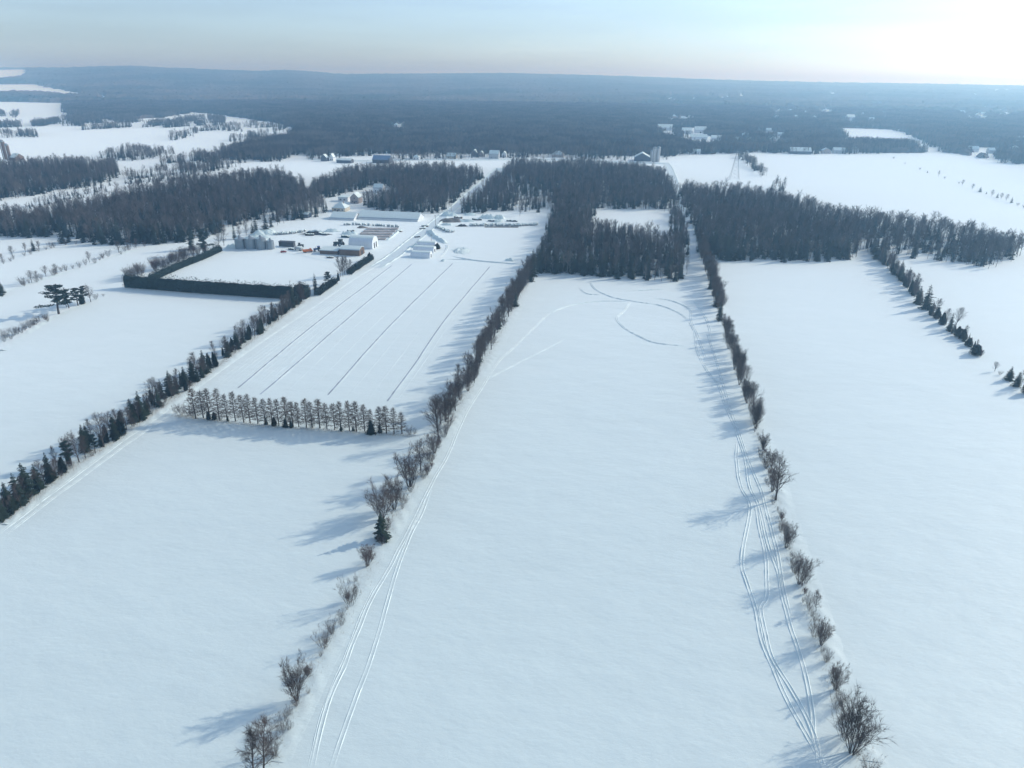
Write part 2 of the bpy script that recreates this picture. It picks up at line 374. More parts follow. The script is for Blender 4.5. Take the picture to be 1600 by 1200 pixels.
def spruce(seed, whorls=26, per=8, rmax=2.25, dens=1):
    r = random.Random(seed); T = MB(); K = MB(); Ht = 10.
    T.tube([(0, 0, -.15), (0, 0, 3.5), (.02, 0, 7), (0, 0, 9.7)], [.16, .12, .07, .015], 5)
    for w in range(whorls):
        t = (w + r.uniform(-.3, .3)) / whorls; z = .35 + t * 9.5; rad_ = rmax * (1 - t) ** .75 * r.uniform(.66, 1.2) + .12
        n = max(4, int(per * (1 - .5 * t)))
        for k in range(n):
            a = k * 2 * math.pi / n + w * 1.3 + r.uniform(-.3, .3); rr = rad_ * r.uniform(.55, 1.25) * (1 + .16 * math.sin(a * 2 + seed) + .12 * math.sin(a * 3 + z * .8 + seed))
            o = Vector((math.cos(a), math.sin(a), 0)); sdv = Vector((-math.sin(a), math.cos(a), 0)); dr = r.uniform(.18, .42)
            pr = [Vector((0, 0, z)), o * rr * .5 + Vector((0, 0, z - dr * rr * .35)), o * rr + Vector((0, 0, z - dr * rr * .6))]
            wd = rr * .26 + .06
            K.poly([pr[0], pr[1] - sdv * wd, pr[2], pr[1] + sdv * wd])
            for b in range(int(3 * dens)):
                u = r.uniform(.25, .95); c = pr[0].lerp(pr[2], u); sg = r.choice((-1, 1))
                q = c + sdv * sg * wd * r.uniform(.7, 1.5) + o * rr * .18 - Vector((0, 0, r.uniform(.08, .35)))
                K.tri(c - o * .12 * rr, c + o * .12 * rr, q)
    K.tri((-.07, 0, 9.4), (.07, 0, 9.4), (0, .02, 10.1)); K.tri((0, -.07, 9.4), (0, .07, 9.4), (0, .02, 10.1))
    return T, K
def larch(seed):
    r = random.Random(seed); T = MB(); K = MB()
    ln = r.uniform(-.2, .2); st = [(ln * (i / 6) ** 2, r.uniform(-.05, .05), -.15 + i * 1.66) for i in range(7)]
    T.tube(st, [.15 * (1 - .9 * i / 6) for i in range(7)], 5); S = [Vector(p) for p in st]
    for q in range(62):
        t = .13 + .86 * (q + r.random()) / 62; p, d = at(S, t); a = q * 2.4 + r.uniform(-.4, .4)
        L = (2.7 * (1 - t) ** .95 + .22) * r.uniform(.55, 1.15)
        o = Vector((math.cos(a), math.sin(a), r.uniform(.0, .45))); b = grow(r, p, o, L, 3, .06, .12)
        K.tube(b, [.045, .036, .028, .014], 3)
        for v in range(26):
            p4, d4 = at(b, r.uniform(.15, 1)); o4 = (perp(r, d4) + d4 * .7 + Vector((0, 0, .15))).normalized(); s4 = perp(r, o4) * .022
            K.tri(p4 - s4, p4 + s4, p4 + o4 * r.uniform(.4, .95))
    return T, K
def blob_leaves(K, r, c, rx_, ry_, rz_, n, s):
    for _ in range(n):
        d = rv(r); q = r.uniform(.55, 1.05); p = Vector((c[0] + d.x * rx_ * q, c[1] + d.y * ry_ * q, c[2] + d.z * rz_ * q))
        o = (d + rv(r) * .8).normalized(); sd4 = perp(r, o) * s * r.uniform(.5, 1); K.tri(p - sd4, p + sd4, p + o * s * r.uniform(1., 2.2))
def pine(seed):
    r = random.Random(seed); T = MB(); K = MB()
    st = grow(r, (0, 0, -.15), (0.05, 0, 1), 9.4, 6, .1, .05); T.tube(st, [.24, .2, .17, .13, .09, .06, .03], 6)
    for q in range(16):
        t = .28 + .7 * (q + r.random() * .7) / 16; p, d = at(st, t); a = q * 2.4 + r.uniform(-.5, .5)
        L = (3.6 * (1 - .72 * t)) * r.uniform(.65, 1.2); b = grow(r, p, (math.cos(a), math.sin(a), .12), L, 4, .03, .12)
        T.tube(b, [.07, .055, .04, .03, .015], 3)
        for k in range(7):
            pp, _ = at(b, .35 + .65 * k / 6); pp = pp + rv(r) * .18
            blob_leaves(K, r, (pp.x, pp.y, pp.z + .1), .55, .55, .24, 34, .16)
    return T, K
def cedar(seed, rr=1.4):
    r = random.Random(seed); T = MB(); K = MB(); lobes = [(0, 0, 1.)] + [(r.uniform(-.9, .9), r.uniform(-.9, .9), r.uniform(.5, .92)) for _ in range(4)]
    for lx, ly, ls in lobes:
        T.tube([(lx * .5, ly * .5, -.1), (lx, ly, 5 * ls), (lx, ly, 9 * ls)], [.12, .08, .02], 4)
        ph = r.uniform(0, 6)
        for k in range(int(950 * ls)):
            t = r.random() ** .8; z = .15 + t * 9.6 * ls; q = rr * (.5 + .3 * ls) * (.75 + t if t < .25 else 1) * (1 - max(0, t - .25) / .75) ** .8 + .06
            a = r.uniform(0, 6.283); q *= r.uniform(.5, 1.12) * (1 + .16 * math.sin(a * 3 + z * 1.4 + ph))
            p = Vector((lx + math.cos(a) * q, ly + math.sin(a) * q, z)); o = (Vector((math.cos(a), math.sin(a), .9)) + rv(r) * .7).normalized()
            s = perp(r, o) * r.uniform(.08, .18); K.tri(p - s, p + s, p + o * r.uniform(.3, .75))
    return T, K
PROTO = {}
def proto(key, fn, variants, mt_t, mt_c):
    out = []
    for v in variants:
        T, K = fn(v); tm = T.mesh('trunk'); cm = K.mesh('crown'); tm.materials.append(MT[mt_t]); cm.materials.append(MT[mt_c]); out.append((tm, cm))
    PROTO[key] = out
proto('round', lambda s: bare_tree(s, 'round'), range(1, 6), 'bark', 'twig')
proto('slim', lambda s: bare_tree(s, 'slim'), range(11, 15), 'bark', 'twig')
proto('vase', lambda s: bare_tree(s, 'vase'), range(21, 25), 'bark', 'twig')
proto('shrub', lambda s: bare_tree(s, 'shrub', .95, .8), range(31, 35), 'bark', 'twig')
proto('redshrub', lambda s: bare_tree(s, 'vase', 1.0, 1.1), (41, 42), 'bark', 'redtwig')
proto('spruce', lambda s: spruce(s), range(51, 55), 'bark', 'needle')
proto('larch', larch, range(61, 66), 'bark', 'larch')
proto('pine', pine, (71, 72), 'bark', 'pine')
proto('cedar', cedar, (81, 82, 83), 'bark', 'cedar')
KNAME = dict(round='bare_tree', slim='bare_tree', vase='bare_tree', shrub='shrub', redshrub='shrub', spruce='spruce_tree', larch='larch_tree', pine='pine_tree', cedar='cedar_tree')
KCAT = dict(bare_tree='tree', shrub='shrub', spruce_tree='conifer', larch_tree='larch', pine_tree='pine', cedar_tree='cedar')
_rn = random.Random(7); COUNT = {}
def plant(kind, x, y, h, wide=1., z=0., var=None):
    tm, cm = PROTO[kind][_rn.randrange(len(PROTO[kind])) if var is None else var]
    nm = KNAME[kind]; COUNT[nm] = COUNT.get(nm, 0) + 1
    e = empty(nm, (x, y, z), _rn.uniform(0, 6.28)); s = h / 10.; e.scale = (s * wide, s * wide, s)
    obj('trunk', tm, None, e); obj('crown', cm, None, e)
    e['_k'] = nm; return e
ONES = 'zero first second third fourth fifth sixth seventh eighth ninth tenth eleventh twelfth thirteenth fourteenth fifteenth sixteenth seventeenth eighteenth nineteenth'.split()
TENS = 'x x twenty thirty forty fifty sixty seventy eighty ninety'.split()
TENTH = 'x x twentieth thirtieth fortieth fiftieth sixtieth seventieth eightieth ninetieth'.split()
def ordinal(n):
    if n >= 100: return 'hundred-and-' + ordinal(n - 100) if n > 100 else 'hundredth'
    if n < 20: return ONES[n]
    return TENTH[n // 10] if n % 10 == 0 else TENS[n // 10] + '-' + ONES[n % 10]
LOOK = dict(bare_tree='bare grey tree', shrub='bare shrub', spruce_tree='dark green spruce', larch_tree='bare slender larch', pine_tree='spreading green pine', cedar_tree='dense dark cedar')
def label_row(trees, where, group, key=lambda o: o.location.y):
    cnt = {}
    for o in sorted(trees, key=key):
        k = o['_k']; cnt[k] = cnt.get(k, 0) + 1
        o['label'] = '%s %s %s' % (ordinal(cnt[k]), LOOK[k], where); o['category'] = KCAT[k]; o['group'] = group; del o['_k']
def plant_px(kind, x, y, top, wide=1., var=None):
    p = G(x, y); return plant(kind, p[0], p[1], max(.8, hgt(x, y, top)), wide, 0, var)
def fill(pts, step, kinds, hr, jit, seed, hend=None):
    r = random.Random(seed); L = smooth_line([G(*p) for p in pts], .5); out = []
    s = np.concatenate([[0], np.cumsum(np.linalg.norm(np.diff(L, axis=0), axis=1))]); t = step * .5
    while t < s[-1]:
        x = np.interp(t, s, L[:, 0]); y = np.interp(t, s, L[:, 1]); f = t / s[-1]
        k = r.choices([a for a, b in kinds], [b for a, b in kinds])[0]
        h = r.uniform(*hr)
        if hend: h *= 1 + (hend - 1) * f
        h *= dict(shrub=.42, redshrub=.4, spruce=.9, slim=1.0, cedar=.6, pine=.8).get(k, 1.)
        out.append(plant(k, x + r.gauss(0, jit), y + r.gauss(0, jit), h, r.uniform(.85, 1.2)))
        t += step * r.uniform(.7, 1.35)
    return out

# ------------------------------------------------------------------ hedgerow beside the larch field
A = [('slim', 412, 1208, 1122, 1.2), ('slim', 398, 1214, 1138, 1.2), ('shrub', 425, 1180, 1140, 1.), ('shrub', 441, 1143, 1112, 1.), ('shrub', 452, 1118, 1102, 1.), ('vase', 464, 1094, 1027, 1.05),
     ('shrub', 507, 1013, 979, 1.0), ('shrub', 519, 988, 962, 1.), ('shrub', 534, 966, 950, 1.), ('shrub', 547, 945, 898, .9), ('redshrub', 575, 884, 848, 1.), ('spruce', 597, 842, 799, 1.15),
     ('shrub', 606, 828, 805, 1.), ('vase', 597, 812, 752, 1.3), ('vase', 616, 796, 738, 1.1), ('shrub', 628, 785, 764, 1.2), ('vase', 640, 760, 700, 1.35), ('shrub', 662, 748, 726, 1.2), ('redshrub', 668, 742, 722, 1.),
     ('round', 657, 735, 690, 1.2), ('shrub', 672, 722, 700, 1.2), ('vase', 679, 708, 670, 1.1), ('shrub', 668, 718, 690, 1.2), ('round', 686, 690, 630, 1.15), ('shrub', 694, 683, 655, 1.2), ('round', 684, 674, 622, 1.25), ('shrub', 702, 665, 640, 1.2)]
rowA = [plant_px(k, x, y, t, w) for k, x, y, t, w in A]
rowA += fill([(690, 668), (712, 636), (735, 590), (760, 545), (790, 494), (815, 452), (836, 418)], 3.4, (('round', 5), ('slim', 4), ('vase', 3), ('shrub', 2.2)), (9.5, 13), .9, 3, 1.12)
rowA += fill([(700, 655), (740, 584), (790, 496), (832, 424)], 6.5, (('round', 3), ('slim', 3), ('shrub', 4), ('spruce', .25)), (9, 12.5), 1.3, 4, 1.1)
rowA += [plant_px('spruce', 833, 432, 388, 1.), plant_px('spruce', 829, 440, 404, .9), plant_px('shrub', 690, 652, 634, 1.2)]
rowA += fill([(424, 1182), (466, 1096), (512, 1004), (556, 922), (602, 835), (660, 742), (700, 668)], 3.6, (('shrub', 5), ('redshrub', 1)), (3.5, 8), .7, 5)
label_row(rowA, 'from the near end of hedgerow beside the larch field', 'hedgerow beside the larch field')
# hedgerow along the snowmobile trails
B = [('shrub', 1356, 1212, 1176, 1.), ('vase', 1331, 1177, 1086, 1.05), ('shrub', 1318, 1150, 1090, 1.0), ('shrub', 1305, 1108, 1080, .9), ('vase', 1304, 1078, 1034, .95), ('shrub', 1291, 1035, 1011, .9), ('vase', 1283, 1008, 962, .8), ('shrub', 1272, 995, 966, 1.), ('slim', 1275, 955, 922, 1.1), ('shrub', 1263, 945, 922, .9),
     ('vase', 1248, 913, 858, .95), ('shrub', 1258, 912, 888, 1.), ('shrub', 1240, 895, 868, .9), ('vase', 1228, 856, 811, 1.05), ('shrub', 1219, 830, 812, 1.), ('shrub', 1220, 808, 795, 1.2), ('round', 1212, 781, 716, 1.25), ('vase', 1206, 768, 722, 1.), ('shrub', 1196, 730, 706, 1.2), ('vase', 1205, 728, 700, 1.1), ('vase', 1192, 703, 674, 1.), ('shrub', 1188, 715, 694, 1.)]
rowB = [plant_px(k, x, y, t, w) for k, x, y, t, w in B]
rowB += fill([(1182, 670), (1172, 640), (1158, 600), (1146, 560), (1134, 525), (1128, 512)], 3.1, (('vase', 4), ('slim', 4), ('round', 3), ('shrub', 2)), (8, 11), .8, 13, 1.05)
rowB += [plant_px('spruce', 1124, 501, 470, 1.05), plant_px('shrub', 1130, 508, 490, 1.1)]
rowB += fill([(1127, 492), (1118, 464), (1110, 436), (1102, 412), (1094, 388)], 2.9, (('round', 5), ('slim', 3), ('vase', 2), ('spruce', .9)), (9.5, 12.5), 1.1, 14, 1.1)
rowB += fill([(1122, 478), (1112, 440), (1098, 395)], 6, (('round', 4), ('shrub', 3), ('spruce', .6)), (9, 12), 1.2, 15)
rowB += fill([(1348, 1192), (1312, 1090), (1284, 1010), (1256, 925), (1228, 845), (1210, 780), (1194, 715), (1178, 665)], 2.6, (('shrub', 5), ('redshrub', 1)), (3.5, 8), .6, 16)
label_row(rowB, 'from the near end of hedgerow along the snowmobile trails', 'hedgerow along the snowmobile trails')
# conifer hedgerow by the farm lane
CC = [('spruce', 4, 812, 765, 1.1), ('spruce', 18, 800, 752, 1.15), ('vase', 10, 806, 770, 1.1), ('spruce', 32, 788, 738, 1.1), ('spruce', 46, 775, 722, 1.2), ('spruce', 61, 762, 724, 1.2), ('round', 72, 757, 722, 1.2), ('spruce', 80, 750, 706, 1.1), ('cedar', 100, 738, 714, 1.6), ('round', 92, 742, 718, 1.),
      ('pine', 112, 727, 686, .9), ('round', 124, 722, 678, 1.1), ('slim', 134, 716, 680, 1.2), ('pine', 149, 708, 676, .8), ('round', 163, 698, 650, 1.15), ('spruce', 181, 686, 646, 1.1), ('cedar', 189, 680, 655, 1.5), ('round', 198, 672, 640, 1.2), ('slim', 206, 666, 638, 1.2), ('spruce', 209, 660, 622, 1.1), ('spruce', 222, 654, 610, 1.2), ('spruce', 230, 648, 622, 1.1),
      ('round', 241, 636, 594, 1.2), ('slim', 250, 630, 596, 1.2), ('spruce', 254, 622, 592, 1.), ('spruce', 268, 615, 578, 1.25), ('spruce', 277, 608, 588, 1.2), ('spruce', 290, 602, 572, 1.2), ('spruce', 302, 594, 560, 1.2), ('slim', 310, 588, 552, 1.2), ('spruce', 320, 582, 546, 1.2), ('spruce', 328, 575, 550, 1.1), ('spruce', 339, 569, 556, 1.3)]
rowC = [plant_px(k, x, y, t, w) for k, x, y, t, w in CC]
rowC += fill([(10, 808), (120, 724), (230, 650), (340, 570)], 3.0, (('shrub', 5), ('round', 2), ('slim', 2), ('spruce', 2.4), ('cedar', 1)), (7, 10.5), 1., 23)
rowC += fill([(346, 563), (370, 545), (400, 522), (430, 500), (455, 482), (478, 466)], 1.75, (('round', 2.4), ('slim', 1.8), ('spruce', 2.6), ('shrub', 3), ('cedar', 2.2)), (8, 11), 1., 24)
rowC += fill([(2, 802), (112, 719), (222, 645), (334, 566), (470, 468)], 3.2, (('spruce', 4), ('cedar', 3), ('shrub', 3), ('slim', 1.2)), (6.5, 10), 1.3, 26)
label_row(rowC, 'from the near end of mixed hedgerow by the farm lane', 'mixed hedgerow by the farm lane')
rowC2 = [plant_px(k, x, y, t, w) for k, x, y, t, w in [('spruce', 493, 453, 426, .9), ('pine', 514, 444, 423, 1.3), ('cedar', 529, 439, 426, 1.3), ('slim', 532, 433, 402, 1.1), ('slim', 536, 432, 400, 1.1), ('slim', 539, 430, 400, 1.1), ('slim', 543, 429, 402, 1.1), ('slim', 547, 427, 404, 1.1), ('cedar', 578, 408, 394, 1.3), ('shrub', 524, 443, 434, 1.2)]]
label_row(rowC2, 'from the near end of clump between lane and sheds', 'trees between the lane and the sheds')
# larch row with young spruces and brush below
LX = [(306, 654), (318, 653), (328, 653), (343, 655), (355, 656), (368, 658), (381, 660), (391, 661), (403, 662), (415, 663), (426, 664), (436, 665), (448, 665), (458, 666), (467, 667), (479, 668), (488, 668), (500, 669), (511, 670), (523, 671), (533, 672), (546, 673), (557, 674), (570, 674), (580, 675), (594, 677), (604, 677), (616, 678), (628, 678)]
larches = []
for i, (x, y) in enumerate(LX):
    larches.append(plant_px('larch', x, y, y - 43 + (5 if i > 22 else 0) + _rn.uniform(-5, 5), _rn.uniform(1.25, 1.65)))
label_row(larches, 'from the lane in the single row of larches', 'row of larches', lambda o: o.location.x)
under = [plant_px(k, x, y, t, w) for k, x, y, t, w in [('cedar', 326, 656, 643, 1.7), ('cedar', 335, 656, 644, 1.7), ('shrub', 344, 657, 640, 1.3), ('spruce', 356, 658, 648, 1.3), ('spruce', 416, 663, 650, 1.3), ('cedar', 429, 665, 652, 2.), ('spruce', 446, 667, 652, 1.5), ('spruce', 455, 667, 654, 1.4), ('shrub', 487, 669, 658, 1.5), ('spruce', 533, 673, 661, 1.2), ('spruce', 580, 678, 653, 1.4), ('spruce', 594, 676, 660, 1.3), ('shrub', 276, 646, 630, 1.2), ('shrub', 284, 648, 628, 1.2), ('shrub', 294, 650, 630, 1.2), ('shrub', 301, 652, 634, 1.2), ('shrub', 640, 679, 664, 1.2), ('shrub', 648, 678, 668, 1.2), ('spruce', 552, 673, 664, 1.3)]]
label_row(under, 'from the lane growing below the row of larches', 'brush below the larches', lambda o: o.location.x)
# evergreen hedgerow out to the far wood, and its last trees at the frame edge
rowD = fill([(1352, 384), (1372, 402), (1395, 425), (1415, 445), (1432, 462)], 2.1, (('spruce', 6), ('cedar', 3), ('slim', 2), ('round', 2)), (9.5, 12.5), 1.4, 33)
rowD += fill([(1420, 452), (1445, 482), (1470, 504), (1500, 528), (1528, 554)], 3.0, (('cedar', 5), ('spruce', 3), ('slim', 1), ('shrub', 2)), (5, 8), .9, 34)
rowD += [plant_px(k, x, y, t, w) for k, x, y, t, w in [('spruce', 1434, 474, 446, 1.5), ('spruce', 1446, 483, 444, 1.25), ('round', 1428, 465, 440, 1.), ('spruce', 1455, 492, 470, 1.2), ('cedar', 1463, 498, 480, 1.8), ('round', 1461, 494, 468, 1.2), ('cedar', 1472, 506, 488, 1.7), ('slim', 1478, 508, 482, 1.2), ('spruce', 1483, 517, 488, 1.), ('round', 1493, 510, 482, 1.2), ('cedar', 1496, 526, 510, 2.1), ('cedar', 1504, 530, 514, 2.2), ('slim', 1507, 528, 508, 1.1), ('cedar', 1514, 541, 528, 2.4), ('cedar', 1524, 555, 538, 2.6), ('redshrub', 1532, 557, 545, 1.)]]
label_row(rowD, 'from the far wood along the evergreen hedgerow', 'evergreen hedgerow', lambda o: -o.location.y)
rowD2 = [plant_px(k, x, y, t, w) for k, x, y, t, w in [('round', 1554, 580, 565, 1.3), ('shrub', 1562, 586, 578, 1.3), ('spruce', 1576, 594, 572, 1.5), ('spruce', 1588, 604, 580, 1.4), ('round', 1598, 606, 576, 1.2), ('cedar', 1604, 616, 596, 2.)]]
label_row(rowD2, 'from the gap in last clump of the evergreen hedgerow', 'last clump of the evergreen hedgerow', lambda o: o.location.x)
# western fields: pine, brush and the strips
rowE = [plant_px(k, x, y, t, w) for k, x, y, t, w in [('pine', 92, 491, 441, 1.6), ('pine', 108, 482, 452, 1.1), ('pine', 122, 478, 448, 1.3), ('pine', 133, 473, 445, 1.3), ('cedar', 128, 476, 460, 1.4), ('round', 142, 472, 446, 1.2), ('round', 104, 480, 452, 1.), ('shrub', 150, 468, 456, 1.2), ('shrub', 60, 505, 490, 1.2), ('shrub', 72, 500, 488, 1.3), ('shrub', 50, 510, 495, 1.2), ('shrub', 28, 522, 508, 1.3), ('shrub', 10, 528, 510, 1.2), ('shrub', 40, 514, 500, 1.2), ('shrub', 162, 463, 458, 1.5), ('spruce', -2, 462, 432, 1.4), ('spruce', 4, 458, 438, 1.2)]]
label_row(rowE, 'from the near end of pine strip below the cedar hedge', 'pine strip')
rowF = [plant_px(k, x, y, t, w) for k, x, y, t, w in [('shrub', 36, 446, 430, 1.3), ('round', 50, 442, 424, 1.4), ('round', 58, 438, 424, 1.3), ('round', 72, 432, 416, 1.3), ('round', 88, 427, 413, 1.5), ('shrub', 96, 424, 415, 1.4), ('shrub', 114, 420, 412, 1.), ('round', 140, 410, 394, 1.2), ('shrub', 160, 403, 395, 1.3), ('round', 186, 395, 376, 1.2), ('round', 200, 391, 374, 1.2), ('round', 213, 388, 373, 1.1), ('round', 20, 402, 384, 1.2), ('round', 40, 394, 379, 1.1), ('spruce', 53, 392, 373, 1.2), ('round', 61, 390, 376, 1.2), ('spruce', 98, 380, 352, 1.3), ('spruce', 108, 378, 356, 1.2), ('spruce', 131, 377, 362, 1.5), ('round', 4, 408, 396, 1.3), ('shrub', 80, 388, 376, 1.4)]]
rowF += fill([(196, 440), (225, 428), (262, 414), (300, 402), (332, 394)], 2.2, (('shrub', 6), ('redshrub', 1)), (18, 25), 2.6, 43)
rowF += fill([(0, 414), (50, 396), (92, 386), (130, 379)], 7, (('shrub', 5), ('spruce', .4)), (8, 13), 1.4, 44)
rowF += fill([(26, 450), (60, 440), (100, 425), (150, 409), (215, 387), (262, 376)], 6.5, (('shrub', 6), ('slim', .6)), (8, 15), 1.6, 45)
rowF += fill([(-8, 540), (30, 522), (70, 502)], 3.5, (('shrub', 6),), (8, 13), 1.4, 46)
rowF += [plant_px('pine', 322, 396, 354, 1.), plant_px('spruce', 300, 390, 352, 1.1), plant_px('spruce', 286, 378, 346, 1.1), plant_px('spruce', 367, 374, 350, .9), plant_px('spruce', 400, 362, 336, 1.1), plant_px('spruce', 415, 358, 330, 1.), plant_px('slim', 385, 368, 344, 1.1), plant_px('slim', 376, 372, 348, 1.1), plant_px('slim', 350, 384, 352, 1.1), plant_px('slim', 342, 386, 356, 1.1), plant_px('spruce', 395, 366, 346, 1.1), plant_px('spruce', 424, 355, 332, 1.), plant_px('slim', 434, 352, 330, 1.1)]
label_row(rowF, 'from the near side of brush strips beyond cedar hedge', 'brush strips beyond the cedar hedge')
lone = [plant_px('slim', 812, 337, 312, 1.)]; label_row(lone, 'standing alone in snow before the open wood', 'lone tree')

# ------------------------------------------------------------------ cedar hedges
def hedge(pts, width, h, label, seed, dens=9):
    r = random.Random(seed); L = smooth_line([G(*p) for p in pts], 1.0); n = len(L)
    c = L.mean(0); e = empty('cedar_hedge', (c[0], c[1], 0)); tag(e, label, 'hedge', 'cedar hedges round the farm field')
    T = np.gradient(L, axis=0); T /= np.linalg.norm(T, axis=1)[:, None]; Nn = np.stack([T[:, 1], -T[:, 0]], 1)
    core = MB(); m = MB(); st = MB(); prev = None
    for i in range(n):
        p = L[i] - c; hh = h * (1 + r.uniform(-.05, .05)); w = width * .38
        ring = [(p[0] + Nn[i][0] * o, p[1] + Nn[i][1] * o, z) for o, z in ((-w, .3), (-w, hh * .7), (-w * .4, hh * .93), (w * .4, hh * .93), (w, hh * .7), (w, .3))]
        k = len(core.V); core.V += ring
        if i: core.F += [(k - 6 + j, k - 6 + j + 1, k + j + 1, k + j) for j in range(5)]
        if i in (0, n - 1): core.F.append(tuple(k + j for j in range(6)))
        if i % 2 == 0: st.tube([(p[0], p[1], -.05), (p[0], p[1], .7)], .08, 4)
        top = hh * (.93 + .12 * abs(math.sin(i * 2.7)) + .25 * r.random() ** 2)
        for _ in range(int(dens * 8)):
            t = r.random(); z = .15 + t * (top - .15); tp = 1 if t < .6 else (1 - (t - .6) / .4) ** .6
            sgn = r.choice((-1, 1)); o = sgn * (width / 2 * tp * r.uniform(.8, 1.12) + .05)
            q = Vector((p[0] + Nn[i][0] * o + T[i][0] * r.uniform(-.6, .6), p[1] + Nn[i][1] * o + T[i][1] * r.uniform(-.6, .6), z))
            d = (Vector((Nn[i][0] * sgn, Nn[i][1] * sgn, .9)) + rv(r) * .6).normalized(); s = perp(r, d) * r.uniform(.1, .24); m.tri(q - s, q + s, q + d * r.uniform(.35, .95))
    core.build('inner_foliage', MT['cedar'], e); m.build('foliage', MT['cedar'], e); st.build('stems', MT['bark'], e); return e
hh = hgt(300, 457, 437)
hedge([(197, 449), (240, 452), (300, 457), (360, 461), (420, 465), (458, 467)], 3.2, hh, 'long clipped dark cedar hedge in front of the small snowy field', 1)
hedge([(476, 468), (481, 462), (470, 459), (462, 463)], 3., hh * .8, 'rounded bushy end of the cedar hedge beside the farm lane', 2)
hedge([(496, 462), (504, 456), (513, 450), (523, 443)], 3.4, hh * .45, 'low bushy cedar clump beneath the pine beside the lane', 4)
hedge([(546, 429), (551, 425), (555, 422)], 3., hh * .4, 'small cedar clump under the slender bare trees by the lane', 5)
hedge([(557, 422), (565, 416), (573, 411), (581, 406)], 2.8, hh * .5, 'clipped cedar hedge at the corner of the brown shed', 6)
hedge([(236, 440), (262, 428), (290, 416), (318, 405), (344, 393)], 3., hh * .55, 'low cedar hedge running from the long hedge towards the steel bins', 3)

